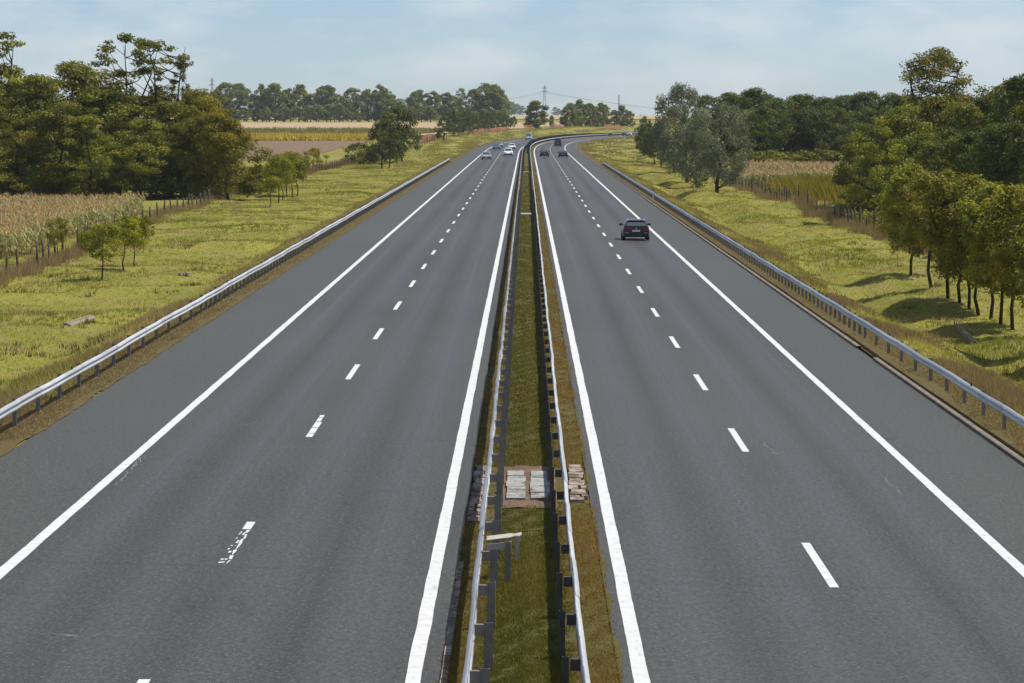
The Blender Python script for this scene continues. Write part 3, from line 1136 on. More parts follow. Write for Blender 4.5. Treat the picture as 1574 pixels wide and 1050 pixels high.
# ------------------------------------------------------------------ maize
def maize(name, x0, x1, y0, y1, n, seed, label, hgt=2.2, lw=0.10, edge=None):
    r = np.random.default_rng(seed)
    row = np.round(r.uniform(x0, x1, n) / 0.75) * 0.75 + r.normal(0, 0.05, n)
    y = r.uniform(y0, y1, n)
    if edge is not None:
        k = edge(row, y); row, y = row[k], y[k]
    n = len(y)
    z = gz(row - cen(y), y)
    P = np.stack([row, y, z], -1)
    H = hgt * r.uniform(0.85, 1.1, n)
    Vs, Fs, Ts = [], [], []
    b = 0
    def push(V, Fc, T):
        nonlocal b
        Vs.append(V); Fs.append(Fc + b); Ts.append(T); b += len(V)
    # stalk and tassel: thin crossed triangles
    for k in range(2):
        a = r.uniform(0, 6.28, n)
        s = np.stack([np.cos(a), np.sin(a), 0 * a], -1) * 0.03
        V = np.stack([P - s, P + s, P + np.stack([0 * H, 0 * H, H * 0.93], -1)], 1).reshape(-1, 3)
        push(V, np.arange(3 * n).reshape(-1, 3), np.tile(np.array([[0.6, 0.35]]), (3 * n, 1)))
    for k in range(4):
        a = r.uniform(0, 6.28, n)
        d = np.stack([np.cos(a), np.sin(a), 0 * a], -1)
        top = P + np.stack([0 * H, 0 * H, H * 0.88], -1)
        s = np.stack([-np.sin(a), np.cos(a), 0 * a], -1) * lw * 0.28
        tip = top + d * 0.16 + np.stack([0 * H, 0 * H, H * r.uniform(0.10, 0.2, n)], -1)
        V = np.stack([top - s, top + s, tip], 1).reshape(-1, 3)
        push(V, np.arange(3 * n).reshape(-1, 3), np.tile(np.array([[0.7, 0.95]]), (3 * n, 1)))
    for k in range(9):
        a = r.uniform(0, 6.28, n)
        hz = H * (0.18 + 0.075 * k) * r.uniform(0.92, 1.08, n)
        L = r.uniform(0.45, 0.75, n)
        d = np.stack([np.cos(a), np.sin(a), 0 * a], -1)
        s = np.stack([-np.sin(a), np.cos(a), 0 * a], -1) * lw * 0.5
        p0 = P + np.stack([0 * H, 0 * H, hz], -1)
        up = np.stack([0 * H, 0 * H, L], -1)
        p1 = p0 + d * (L * 0.45)[:, None] + up * 0.42
        p2 = p0 + d * (L * 1.0)[:, None] + up * r.uniform(-0.25, 0.25, n)[:, None]
        V = np.stack([p0 - s * 0.5, p0 + s * 0.5, p1 - s, p1 + s, p2], 1).reshape(-1, 3)
        i = np.arange(n) * 5
        Fc = np.concatenate([np.stack([i, i + 1, i + 3], -1), np.stack([i, i + 3, i + 2], -1), np.stack([i + 2, i + 3, i + 4], -1)])
        dry = np.clip(r.normal(0.10 + 0.25 * (k > 7) + (0.3 if k < 2 else 0), 0.2, n), 0, 1)
        lt = np.clip(r.normal(0.45, 0.25, n), 0, 1)
        push(V, Fc, np.repeat(np.stack([lt, dry], -1), 5, 0))
    o = obj(name, np_mesh(name, np.concatenate(Vs), np.concatenate(Fs), False, [M['corn']], tint=np.concatenate(Ts)))
    tag(o, label, 'maize', kind='stuff')


maize('maize_field', -62, -33.0, 205, 292, 8200, 81, 'ripening maize with tan tassels behind the left fence', 1.95, 0.10,
      lambda x, y: (x < -32.6 - (y - 205) * 0.02) & (x > -y * 0.176 - 3) & (y > 204 + (x + 34) * -0.3))
maize('maize_field', 27.5, 66, 404, 486, 8000, 82, 'ripening maize with tan tassels between right fence and wood', 2.1, 0.16)


def crop_band(name, y0, y1, off, xl, n, h, w, mat, label, seed, dry, light):
    r = np.random.default_rng(seed)
    y = r.uniform(y0, y1, n)
    x = r.uniform(xl, 0, n) + cen(y) + off
    P = np.stack([x, y, gz(x - cen(y), y)], -1)
    weeds(name, P, h, w, 5, seed, label, mat, dry, 0.5, 0.5, light)


crop_band('yellow_crop', 945, 1010, -48, -220, 14000, 1.6, 0.7, 'crop', 'golden yellow crop strip beyond the ploughed field', 91, 0.3, 0.5)
crop_band('green_crop', 1085, 1240, -48, -260, 9000, 1.5, 0.6, 'corn', 'dull green crop strip before the stubble field', 92, 0.12, 0.1)
# bright yellow-green undergrowth by the fences
Pb = fence_line([(1222, 313), (1255, 319), (1285, 327)], 3200)
Pb[:, 0] += np.random.default_rng(5).uniform(1.0, 8.5, len(Pb)); Pb[:, 1] += np.random.default_rng(6).uniform(12, 60, len(Pb))
weeds('yellow_undergrowth', Pb, 1.7, 0.16, 6, 93, 'yellow-green undergrowth behind the right fence before the maize', 'yellow', 0.2, 0.7, 0.4, 0.3)
Pb = fence_line([(372, 292), (400, 284), (440, 276)], 2400)
Pb[:, 0] -= np.random.default_rng(7).uniform(0.8, 7, len(Pb)); Pb[:, 1] += np.random.default_rng(8).uniform(0, 80, len(Pb))
weeds('yellow_undergrowth', Pb, 1.2, 0.16, 6, 94, 'bright yellow-green undergrowth between the left wood and the ploughed field', 'yellow', 0.1, 0.7, 0.5, 0.4)


# ------------------------------------------------------------------ trees
def leaf_quads(C, nrm, L, Wd, r):
    """diamond leaves at centres C facing nrm"""
    n = len(C)
    t = r.normal(0, 1, (n, 3))
    t -= nrm * (t * nrm).sum(1, keepdims=True)
    t /= np.linalg.norm(t, axis=1, keepdims=True) + 1e-9
    b = np.cross(nrm, t)
    L = L[:, None]; Wd = Wd[:, None]
    V = np.stack([C - t * L * 0.5, C + b * Wd * 0.5 + nrm * L * 0.08, C + t * L * 0.5, C - b * Wd * 0.5 + nrm * L * 0.08], 1).reshape(-1, 3)
    return V, np.arange(4 * n).reshape(-1, 4)


def oval(h, lo=0.35, p=1.0):
    return np.sqrt(np.clip(1 - ((h - lo) / np.where(h < lo, lo + 0.12, 1.02 - lo)) ** 2, 0, 1)) ** p


def make_tree(seed, H, clear, Rad, mat, ncl, clr, nleaf, leaf, flat=0.6, prof=oval, lobes=0.3, trunk_r=None, aspect=0.55, upright=0.0,
              forks=1, shell=0.5, gaps=0.0, yel=0.12, limb_n=14, lean=0.06):
    r = np.random.default_rng(seed)
    trunk_r = trunk_r or H * 0.017
    # crown clumps
    h = r.beta(1.25, 1.15, ncl)
    a = r.uniform(0, 2 * np.pi, ncl)
    ph = r.uniform(0, 6.28, 4)
    lob = 1 + lobes * (0.5 * np.sin(2 * a + ph[0] + 3 * h) + 0.35 * np.sin(3 * a + ph[1] - 5 * h) + 0.4 * np.sin(9 * h + ph[2] + a))
    rad = Rad * prof(h) * lob * (shell + (1 - shell) * r.random(ncl) ** 0.5)
    C = np.stack([rad * np.cos(a), rad * np.sin(a), clear + (H - clear) * (0.04 + 0.92 * h)], -1)
    tops = np.array([[r.normal(0, Rad * 0.12), r.normal(0, Rad * 0.12), H * r.uniform(0.94, 0.985)] for _ in range(max(3, ncl // 14))])
    C = np.concatenate([C, tops])
    lx, ly = r.normal(0, lean, 2) * H
    bend = lambda P: P + np.stack([lx * (P[:, 2] / H) ** 1.5, ly * (P[:, 2] / H) ** 1.5, 0 * P[:, 2]], -1)
    if gaps:
        C = C[r.random(len(C)) > gaps]
    C = bend(C)
    n = len(C)
    cr = clr * r.uniform(0.6, 1.35, n)
    per = np.maximum(4, (nleaf / n * (cr / clr) ** 2)).astype(int)
    idx = np.repeat(np.arange(n), per)
    d = r.normal(0, 1, (len(idx), 3)); d /= np.linalg.norm(d, axis=1, keepdims=True)
    q = r.random(len(idx)) ** 0.45
    P = C[idx] + d * (cr[idx] * q)[:, None] * np.array([1, 1, flat])
    # some leaves sag below their clump
    nrm = d * 0.5 + np.array([0, 0, 0.55]) + r.normal(0, 0.55, d.shape)
    if upright:
        nrm = nrm * np.array([1, 1, 1 - upright])
    nrm /= np.linalg.norm(nrm, axis=1, keepdims=True)
    L = leaf * r.uniform(0.65, 1.35, len(idx))
    V, Fc = leaf_quads(P, nrm, L, L * aspect, r)
    ct = np.clip(r.normal(0.42, 0.24, n), 0, 1)
    cy = np.clip(r.normal(yel, 0.2, n), 0, 0.9) * (r.random(n) < 0.55)
    T = np.stack([np.clip(ct[idx] + r.normal(0, 0.13, len(idx)), 0, 1), np.clip(cy[idx] + r.normal(0, 0.06, len(idx)), 0, 1)], -1)
    crown = np_mesh('crown', V, Fc, False, [mat], tint=np.repeat(T, 4, 0))
    # trunk and limbs
    m = MB()
    top = Vector(bend(np.array([[0, 0, H * 0.9]]))[0])
    stems = []
    for k in range(forks):
        if forks == 1:
            pts = [(0, 0, -0.3), (0, 0, 0.05), *[tuple(bend(np.array([[r.normal(0, .015) * H, r.normal(0, .015) * H, z * H]]))[0]) for z in (0.15, 0.3, 0.45, 0.6, 0.75, 0.9)]]
        else:
            q = 2 * np.pi * k / forks + r.uniform(-.4, .4)
            ex, ey = np.cos(q) * Rad * 0.62, np.sin(q) * Rad * 0.62
            zf = clear * r.uniform(0.5, 0.8)
            pts = [(0, 0, -0.3), (0, 0, 0.05), (0, 0, zf), *[(ex * s ** 0.9 + r.normal(0, .012) * H, ey * s ** 0.9 + r.normal(0, .012) * H, zf + (H * 0.93 - zf) * s) for s in (0.25, 0.5, 0.75, 1.0)]]
        ns = len(pts)
        m.tube(pts, [trunk_r * 1.35, trunk_r * 1.15] + [trunk_r * (1 - 0.88 * (i / (ns - 3))) for i in range(ns - 2)], 7)
        stems.append([np.array(p) for p in pts])
    sel = r.choice(n, min(limb_n, n), replace=False)
    for i in sel:
        c = C[i]
        st = stems[int(r.integers(len(stems)))]
        zt = max(clear * 0.7, c[2] - np.hypot(c[0], c[1]) * r.uniform(0.5, 1.0))
        zs = [p[2] for p in st]
        zt = min(max(zt, zs[1]), zs[-1])
        j = max(1, min(len(st) - 2, int(np.searchsorted(zs, zt)) - 1))
        f = (zt - zs[j]) / max(1e-3, zs[j + 1] - zs[j])
        s0 = st[j] * (1 - f) + st[j + 1] * f
        midp = s0 * 0.5 + c * 0.5 + np.array([0, 0, -0.08 * np.linalg.norm(c - s0)]) + r.normal(0, 0.03, 3) * np.linalg.norm(c - s0)
        m.tube([s0, midp, c], [trunk_r * 0.38, trunk_r * 0.24, trunk_r * 0.07], 5, False)
    return m.mesh('trunk', M['bark']), crown


def cone_top(h):
    return oval(h, 0.30, 1.0)


TREES = {}


def variants(kind, n, **kw):
    TREES[kind] = [make_tree(1000 + 37 * i + (sum(map(ord, kind)) % 900), **kw) for i in range(n)]


low = lambda h: oval(h, 0.30, 0.75)
round_ = lambda h: oval(h, 0.42, 0.8)
vase = lambda h: oval(h, 0.6, 0.9)
pop = lambda h: oval(h, 0.32, 0.9)
variants('maple', 4, H=6.2, clear=1.45, Rad=1.42, mat=M['maple'], ncl=68, clr=0.48, nleaf=7600, leaf=0.165, flat=0.8, prof=lambda h: oval(h, 0.36, 0.85), lobes=0.3, trunk_r=0.08, yel=0.2, shell=0.35, limb_n=10, lean=0.02)
variants('locust', 6, H=13.0, clear=0.7, Rad=4.0, mat=M['locust'], ncl=72, clr=1.25, nleaf=12500, leaf=0.31, flat=0.48, prof=low, lobes=0.5, yel=0.10, shell=0.55)
variants('tall_locust', 4, H=17.5, clear=6.5, Rad=3.4, mat=M['locust'], ncl=44, clr=0.85, nleaf=4200, leaf=0.32, flat=0.5, prof=vase, lobes=0.6, forks=2, gaps=0.12, yel=0.12, limb_n=34, trunk_r=0.2)
variants('edge', 2, H=10.0, clear=0.3, Rad=4.0, mat=M['yellow_locust'], ncl=130, clr=1.0, nleaf=15000, leaf=0.30, flat=0.5, prof=low, lobes=0.3, yel=0.3, shell=0.35)
variants('forest', 5, H=13.5, clear=0.8, Rad=4.2, mat=M['forest'], ncl=74, clr=1.25, nleaf=11000, leaf=0.34, flat=0.55, prof=low, lobes=0.45, yel=0.1, shell=0.55)
variants('open_tall', 1, H=16.5, clear=6.0, Rad=3.6, shell=0.1, mat=M['locust'], ncl=180, clr=0.75, nleaf=12000, leaf=0.25, flat=0.7, prof=round_, lobes=0.4, forks=2, gaps=0.0, yel=0.15, limb_n=40, trunk_r=0.2)
variants('silver', 3, H=11.0, clear=1.0, Rad=4.0, mat=M['silver'], ncl=130, clr=0.75, nleaf=12000, leaf=0.30, flat=1.1, prof=lambda h: oval(h, 0.35, 0.8), lobes=0.28, aspect=0.4, upright=0.4, yel=0.1, trunk_r=0.22)
variants('small', 3, H=4.6, clear=1.7, Rad=1.15, mat=M['yellow_locust'], ncl=48, clr=0.40, nleaf=3400, leaf=0.16, flat=0.9, prof=round_, lobes=0.35, trunk_r=0.05, yel=0.2, limb_n=8)
variants('round', 3, H=8.0, clear=1.2, Rad=3.0, mat=M['forest'], ncl=70, clr=0.75, nleaf=5000, leaf=0.34, flat=0.8, prof=round_, lobes=0.3, yel=0.1)
variants('far', 5, H=18.0, clear=1.5, Rad=5.2, mat=M['poplar'], ncl=60, clr=1.6, nleaf=4200, leaf=0.95, flat=0.7, prof=low, lobes=0.5, yel=0.15, limb_n=8)
variants('lollipop', 2, H=18.0, clear=7.5, Rad=3.0, mat=M['poplar'], ncl=22, clr=1.4, nleaf=900, leaf=0.9, flat=0.6, prof=vase, lobes=0.5, yel=0.1, limb_n=8, gaps=0.1)
variants('poplar', 4, H=11.0, clear=0.15, Rad=2.3, mat=M['poplar'], ncl=60, clr=0.8, nleaf=4200, leaf=0.55, flat=1.1, prof=pop, lobes=0.3, yel=0.3, limb_n=8, lean=0.01)
variants('shrub', 3, H=3.2, clear=0.1, Rad=1.9, mat=M['locust'], ncl=40, clr=0.5, nleaf=2600, leaf=0.24, flat=0.8, prof=low, lobes=0.4, yel=0.2, trunk_r=0.06)
variants('yellow_bush', 1, H=4.2, clear=0.6, Rad=2.2, mat=M['yellow'], ncl=40, clr=0.55, nleaf=2600, leaf=0.26, flat=0.7, prof=round_, lobes=0.5, yel=0.2, trunk_r=0.07)
NATIVE = dict(maple=6.2, locust=13.0, tall_locust=17.5, edge=10.0, forest=13.5, open_tall=16.5, silver=11.0, small=4.6, round=8.0, far=18.0, lollipop=18.0, poplar=11.0, shrub=3.2, yellow_bush=4.2)
NAME = dict(maple='row_tree', locust='locust_tree', tall_locust='tall_locust_tree', edge='locust_tree', forest='forest_tree', open_tall='tall_open_tree', silver='silver_tree', small='young_tree', round='round_tree', far='distant_tree', lollipop='distant_tree', poplar='poplar_tree', shrub='shrub', yellow_bush='yellow_bush')
ORD = ['first', 'second', 'third', 'fourth', 'fifth', 'sixth', 'seventh', 'eighth', 'ninth', 'tenth', 'eleventh', 'twelfth', 'thirteenth', 'fourteenth', 'fifteenth', 'sixteenth', 'seventeenth', 'eighteenth', 'nineteenth', 'twentieth']
ORD += ['twenty-' + x for x in ORD[:9]] + ['thirtieth'] + ['thirty-' + x for x in ORD[:9]] + ['fortieth']


def nth(us, u):
    return ORD[sorted(us).index(u)] + ' from the left'


tree_rng = random.Random(17)
count = {}


def tree(kind, pos, height, label, group=None, var=None, wide=1.0, cat='tree', rz=None):
    i = count.get(kind, 0); count[kind] = i + 1
    tm, cm = TREES[kind][(i if var is None else var) % len(TREES[kind])]
    s = height / NATIVE[kind]
    e = empty(NAME[kind], pos, tree_rng.uniform(0, 6.28) if rz is None else rz)
    e.scale = (s * wide, s * wide, s)
    obj('trunk', tm, e); obj('crown', cm, e)
    tag(e, label, cat, group)
    return e


def tree_px(kind, u, vb, vt, label, group=None, **kw):
    x, y, z = at(u, vb)
    return tree(kind, (x, y, z), row_z(vt, y) - z, label, group, **kw)


def tree_d(kind, u, D, vt, label, group=None, **kw):
    x, y, z = at_dist(u, D)
    return tree(kind, (x, y, z), row_z(vt, y) - z, label, group, **kw)


# row of brown-green trees, right verge
row_px = [(1400, 428.6, 256), (1431, 443, 268), (1457, 458.6, 264), (1475, 465.7, 284), (1489.5, 475.7, 274), (1504, 485, 296), (1523, 491, 284), (1538, 498.6, 308), (1556, 507, 290), (1578, 521, 298)]
ords = ['farthest', 'second farthest', 'third farthest', 'fourth farthest', 'fifth farthest', 'sixth farthest', 'fourth nearest', 'third nearest', 'second nearest', 'nearest']
for (u, vb, vt), w_ in zip(row_px, ords):
    tree_px('maple', u, vb, vt, 'brown-green round-crowned tree, %s in the row on the right verge' % w_, 'row of trees on the right verge', wide=tree_rng.uniform(0.9, 1.12))
tree_px('small', 1381, 421, 330, 'thin sapling beside the farthest tree of the right-hand row', wide=0.6)
for k, yy in enumerate((129, 124.5, 120, 115.5)):
    p = gpt(np.float64(21.0), np.float64(yy))
    tree('maple', tuple(p), 6.0, 'row tree at the right edge of the picture, %s beyond the nearest whole one' % ORD[k], 'row trees beyond the right edge')

# wood on the left
LW = [('locust', -30, 372, 100), ('locust', 18, 368, 128), ('locust', 60, 365, 118), ('locust', 112, 372, 98), ('locust', 150, 380, 122), ('locust', 92, 352, 160),
      ('locust', 185, 370, 140), ('locust', 232, 372, 150), ('locust', 262, 362, 158), ('locust', 300, 374, 140), ('locust', 31, 350, 175), ('locust', 140, 350, 180),
      ('locust', 205, 352, 185), ('locust', 303, 356, 180), ('locust', -10, 352, 165), ('forest', 60, 400, 128), ('forest', 165, 404, 135), ('forest', 250, 400, 145), ('forest', 10, 405, 125)]
lw_lab = ['olive-green locust tree in the front of the left wood', 'dark tree in the back of the left wood']
for k, u, D, vt in LW:
    tree_d(k, u, D, vt, lw_lab[k == 'forest'] + ', ' + nth([q[1] for q in LW if q[0] == k], u), 'front trees of the left wood' if k == 'locust' else 'back trees of the left wood', wide=tree_rng.uniform(0.95, 1.2))
tree_d('tall_locust', 206, 380, 52, 'tallest forked tree with layered foliage, left one above the left wood', wide=1.0, var=0)
tree_d('tall_locust', 258, 372, 55, 'tall forked tree leaning right above the left wood, right of the tallest', wide=1.0, var=1)
tree_d('tall_locust', 284, 384, 92, 'slim half-bare tree right of the two tall forked trees', wide=0.45, var=2)
tree_d('tall_locust', -8, 365, 46, 'pale open-crowned tall tree at the left edge of the picture', wide=1.15, var=3)
tree_d('edge', 350, 352, 176, 'yellow-green tree forming the right end of the left wood', wide=1.0, var=0)
tree_d('edge', 312, 360, 152, 'yellowish tree second from the right end of the left wood', wide=0.8, var=1)
SH_L = ((385, 372, 262), (20, 356, 240), (75, 357, 232), (125, 356, 238), (170, 358, 235), (215, 357, 240), (262, 357, 236), (305, 362, 240), (336, 360, 244))
for u, D, vt in SH_L:
    tree_d('shrub', u, D, vt, 'dark shrub under the trees of the left wood, ' + nth([q[0] for q in SH_L], u), 'undergrowth shrubs of the left wood', cat='shrub', wide=1.25)

# young trees on the left verge
tree_px('small', 157, 430, 347, 'dark young tree nearest the camera on the left verge', wide=1.35, var=0)
tree_px('small', 190, 416, 334, 'young tree with leaning trunk, middle of three on the left verge', wide=1.3, var=1)
tree_px('small', 206, 410, 332, 'slim yellow-green young tree, right of three on the left verge', wide=1.1, var=2)
tree_px('shrub', 221, 362, 334, 'small dark shrub against the left fence', cat='shrub')
tree_px('shrub', 134, 388, 358, 'yellow-green bush against the left fence by the maize', cat='shrub', wide=0.7)
tree_px('small', 88, 400, 335, 'thin yellow-leaved sapling in the left fence by the maize', wide=0.9, var=2)
tree_px('small', 415, 318, 271, 'small dark young tree at the left of the group of six on the left verge', wide=1.5, var=1)
for i, (u, vb, vt, t_) in enumerate(((428, 312, 240, 'second from left'), (434, 308, 242, 'third from left'), (441, 303, 238, 'third from right'), (449, 303, 236, 'second from right'), (457, 302, 236, 'rightmost'))):
    tree_px('small', u, vb, vt, 'slender young tree, %s in the group of six on the left verge' % t_, 'group of young trees on the left verge', wide=1.15)
tree_px('yellow_bush', 482, 263, 229, 'bright yellow-green bush by the far left fence')
tree_px('shrub', 552, 252, 222, 'olive bush at the end of the ploughed field', cat='shrub', wide=1.2)
tree_px('shrub', 568, 254, 226, 'dark bush left of the dark trees by the left fence', cat='shrub', wide=1.0)
tree_px('round', 587, 261, 186, 'dark round tree, nearer of two by the left fence before the fields', wide=0.95)
tree_px('round', 598, 258, 196, 'dark olive tree squeezed between the two dark trees by the left fence', wide=0.7)
tree_px('round', 618, 250, 165, 'tall dark blue-green tree, farther of two by the left fence', wide=0.95)
tree_px('round', 682, 217, 180, 'rounded olive-brown tree on the left bank beside the orange netting', wide=0.95)
for i, u in enumerate((697, 705, 712, 719, 726, 733, 740, 747, 754, 761, 768, 775, 782, 789)):
    D = 960 + 22 * i
    tree_d('round', u, D + 70, 170 + (i * 7) % 6 + (8 if i > 11 else 0), 'dark tree of the dense planted row on the left bank, %s from the left' % ORD[i], 'dense tree row on the left bank', wide=0.8)

# far tree line on the left
FT = [(318, 150), (336, 138), (347, 128), (363, 130), (380, 140), (392, 145), (404, 131), (414, 137), (424, 130), (437, 139), (447, 137), (460, 132), (478, 145), (490, 134), (503, 132), (515, 137), (528, 150), (541, 136),
      (553, 146), (567, 138), (579, 131), (592, 138), (603, 146), (634, 142), (648, 139), (662, 141), (676, 147), (688, 143), (700, 148), (722, 138), (735, 137), (748, 130), (760, 131), (770, 136), (778, 146), (618, 156)]
for i, (u, vt) in enumerate(FT):
    tree_d('far', u, 1690 + (i * 37) % 70, vt, 'tree of the far tree line beyond the left fields, ' + nth([q[0] for q in FT], u), 'far tree line on the left', wide=tree_rng.uniform(0.7, 1.15))
for i, u in enumerate(range(326, 790, 16)):
    tree_d('far', u + (i * 5) % 7, 1680 + (i * 13) % 30, 160 + (i * 11) % 12, 'low dark tree at the foot of the far tree line, %s from the left' % ORD[i], 'low trees of the far tree line', wide=1.5)
tree_d('lollipop', 470, 1720, 130, 'tall bare-trunked tree with tufted top in the far tree line, left', wide=0.9, var=0)
tree_d('lollipop', 709, 1720, 136, 'tall bare-trunked tree with flat top at the right of the far tree line', wide=1.1, var=1)

# trees beyond the curve
tree_d('poplar', 825, 1345, 157, 'broad round tree standing alone beyond the curve', wide=2.1, var=1)
tree_d('poplar', 848, 1400, 178, 'small dark tree between the broad tree and the poplar row', wide=1.0)
for i, (u, vt) in enumerate(((869, 166), (876, 160), (884, 163), (892, 155), (900, 162), (908, 160), (915, 165), (922, 160), (929, 162))):
    tree_d('poplar', u, 1405 + 9 * i, vt, 'tall narrow tree in the row beyond the curve, %s from the left' % ORD[i], 'row of narrow trees beyond the curve', wide=1.35)
tree_d('poplar', 944, 1500, 170, 'greyish tree left of the group beyond the curve under the mast', wide=1.5)
tree_d('poplar', 956, 1505, 163, 'tallest greyish tree of the group under the mast', wide=1.5)
tree_d('poplar', 968, 1512, 172, 'greyish tree right of the group under the mast', wide=1.5)
HZ = [(786, 157), (795, 160), (803, 163), (812, 166), (851, 165), (858, 167), (864, 169), (975, 177), (985, 176), (995, 178), (1005, 177), (1014, 178), (614, 152), (626, 153)]
for i, (u, vt) in enumerate(HZ):
    tree_d('far', u, 5200 + 120 * (i % 4), vt, 'pale hazy tree on the horizon, ' + nth([q[0] for q in HZ], u), 'hazy trees on the horizon', wide=1.25)

# right side trees
tree_px('silver', 1056, 282, 134, 'taller grey-green tree, farther of two on the right verge', wide=0.85, var=0)
tree_px('silver', 1102, 297, 163, 'nearer round grey-green tree on the right verge', wide=1.05, var=1)
tree_px('silver', 1036, 270, 166, 'smaller grey-green tree left of the two large ones', wide=0.8, var=2)
tree_px('silver', 1071, 288, 200, 'grey-green tree low between the two large ones', wide=0.9, var=2)
tree_px('round', 989, 238, 181, 'dark narrow tree at the left end of the right-hand trees', wide=0.6)
tree_px('round', 998, 246, 190, 'dark olive tree beside the dark narrow tree near the curve', wide=0.8)
tree_px('round', 1006, 252, 198, 'reddish-tinged dark tree on the right bank near the curve', wide=0.85)
tree_px('round', 1016, 258, 190, 'dark tree left of the grey-green trees on the right bank', wide=0.7)
RF = [(1100, 560, 148), (1128, 545, 146), (1150, 540, 142), (1168, 530, 138), (1188, 540, 146), (1206, 530, 152), (1225, 545, 150), (1243, 530, 147), (1262, 540, 152), (1280, 530, 150), (1298, 540, 148), (1318, 530, 146), (1340, 535, 143), (1362, 530, 146),
      (1140, 505, 172), (1165, 500, 165), (1192, 505, 172), (1218, 500, 170), (1245, 505, 168), (1272, 500, 172), (1300, 505, 166), (1325, 495, 170)]
for u, D, vt in RF:
    tree_d('forest', u, D, vt, 'dark tree, %s row of the wood behind right maize, ' % ('front' if D < 510 else 'back') + nth([q[0] for q in RF if (q[1] < 510) == (D < 510)], u), 'wood behind the right maize field', wide=tree_rng.uniform(0.9, 1.2))
for k, u in enumerate(range(1140, 1330, 16)):
    tree_d('shrub', u, 492, 232 + (k * 5) % 7, 'dark shrub at the foot of the right wood behind the maize, %s from the left' % ORD[k], 'shrubs at the foot of the right wood', cat='shrub', wide=1.6)
tree_d('open_tall', 1432, 305, 74, 'tallest open-crowned tree rising above the right wood', wide=1.25)
RN = [('locust', 1322, 302, 210), ('locust', 1352, 285, 190), ('locust', 1380, 290, 165), ('locust', 1412, 300, 150), ('locust', 1452, 300, 152), ('locust', 1482, 290, 160), ('forest', 1512, 295, 150), ('locust', 1546, 300, 128),
      ('forest', 1582, 290, 120), ('locust', 1400, 268, 205), ('forest', 1440, 265, 200), ('forest', 1480, 262, 205), ('forest', 1520, 260, 195), ('forest', 1560, 258, 190), ('forest', 1403, 340, 150), ('forest', 1470, 345, 150), ('forest', 1540, 345, 150), ('forest', 1596, 262, 160)]
for k, u, D, vt in RN:
    tree_d(k, u, D, vt, ('olive tree of the right wood behind the verge row, ' if k == 'locust' else 'dark tree inside the right wood behind the verge row, ') + nth([q[1] for q in RN if q[0] == k], u),
           'olive trees of the right wood' if k == 'locust' else 'dark trees of the right wood', wide=tree_rng.uniform(0.85, 1.05))
for k, u in enumerate(range(1330, 1590, 26)):
    tree_d('shrub', u, 31.0 * 4990 / (u - 809), 288 + (k * 7) % 14, 'dark shrub by the right fence at the foot of the wood, %s from the left' % ORD[k], 'shrubs by the right fence', cat='shrub', wide=1.5)

# ------------------------------------------------------------------ fences
def fence(pix, spacing, h, label, mat='wood', seed=1, extra=()):
    P = [np.array(at(u, v)) for u, v in pix]
    f = empty('post_fence', P[0])
    tag(f, label, 'fence')
    off = -Vector(P[0])
    r = random.Random(seed)
    seg = [np.linalg.norm((b - a)[:2]) for a, b in zip(P[:-1], P[1:])]
    L = sum(seg)
    meshes = []
    for k in range(4):
        m = MB()
        m.tube([(0, 0, -0.3), (r.uniform(-.02, .02), 0, h * 0.5), (r.uniform(-.06, .06), r.uniform(-.03, .03), h)], [0.085, 0.08, 0.065], 6)
        meshes.append(m.mesh('post', M[mat]))
    s = 0.0
    tops = []
    while s <= L:
        q, i = s, 0
        while i < len(seg) - 1 and q > seg[i]:
            q -= seg[i]; i += 1
        p = P[i] + (P[i + 1] - P[i]) * (q / seg[i])
        z = float(gz(p[0] - float(cen(p[1])), p[1]))
        o = obj('post', r.choice(meshes), f)
        o.location = Vector((p[0], p[1], z)) + off
        o.rotation_euler = (r.uniform(-.05, .05), r.uniform(-.06, .06), r.uniform(0, 6))
        o.scale = (1, 1, r.uniform(0.88, 1.1))
        tops.append((p[0] + off.x, p[1] + off.y, z + off.z))
        s += spacing * r.uniform(0.9, 1.1)
    for hz in (0.35, 0.7, 1.05):
        m = MB()
        m.tube([(x, y, z + hz * h / 1.3) for x, y, z in tops], 0.008, 4, False)
        m.build('wire', M['wire'], f)
    return f


fence([(-40, 448), (0, 434), (28, 424), (55, 413), (92, 396), (114, 388), (180, 358), (232, 343), (283, 325), (335, 306), (372, 296)], 6.0, 1.45, 'weathered wooden post fence along the left maize field', seed=2)
fence([(372, 296), (440, 276), (500, 262), (548, 249), (600, 238)], 5.0, 1.5, 'far stretch of wooden post fence before the ploughed field', seed=3)
fence([(1112, 283), (1145, 293.5), (1175, 304), (1215, 318), (1250, 331), (1290, 344), (1325, 357), (1362, 372), (1420, 394)], 5.0, 1.65, 'wooden post fence between the right verge and the maize and wood', seed=4)
fence([(630, 232), (668, 217), (690, 212), (720, 206.5), (752, 204), (782, 203)], 12.0, 1.7, 'distant post fence along the top of the left bank', seed=5)


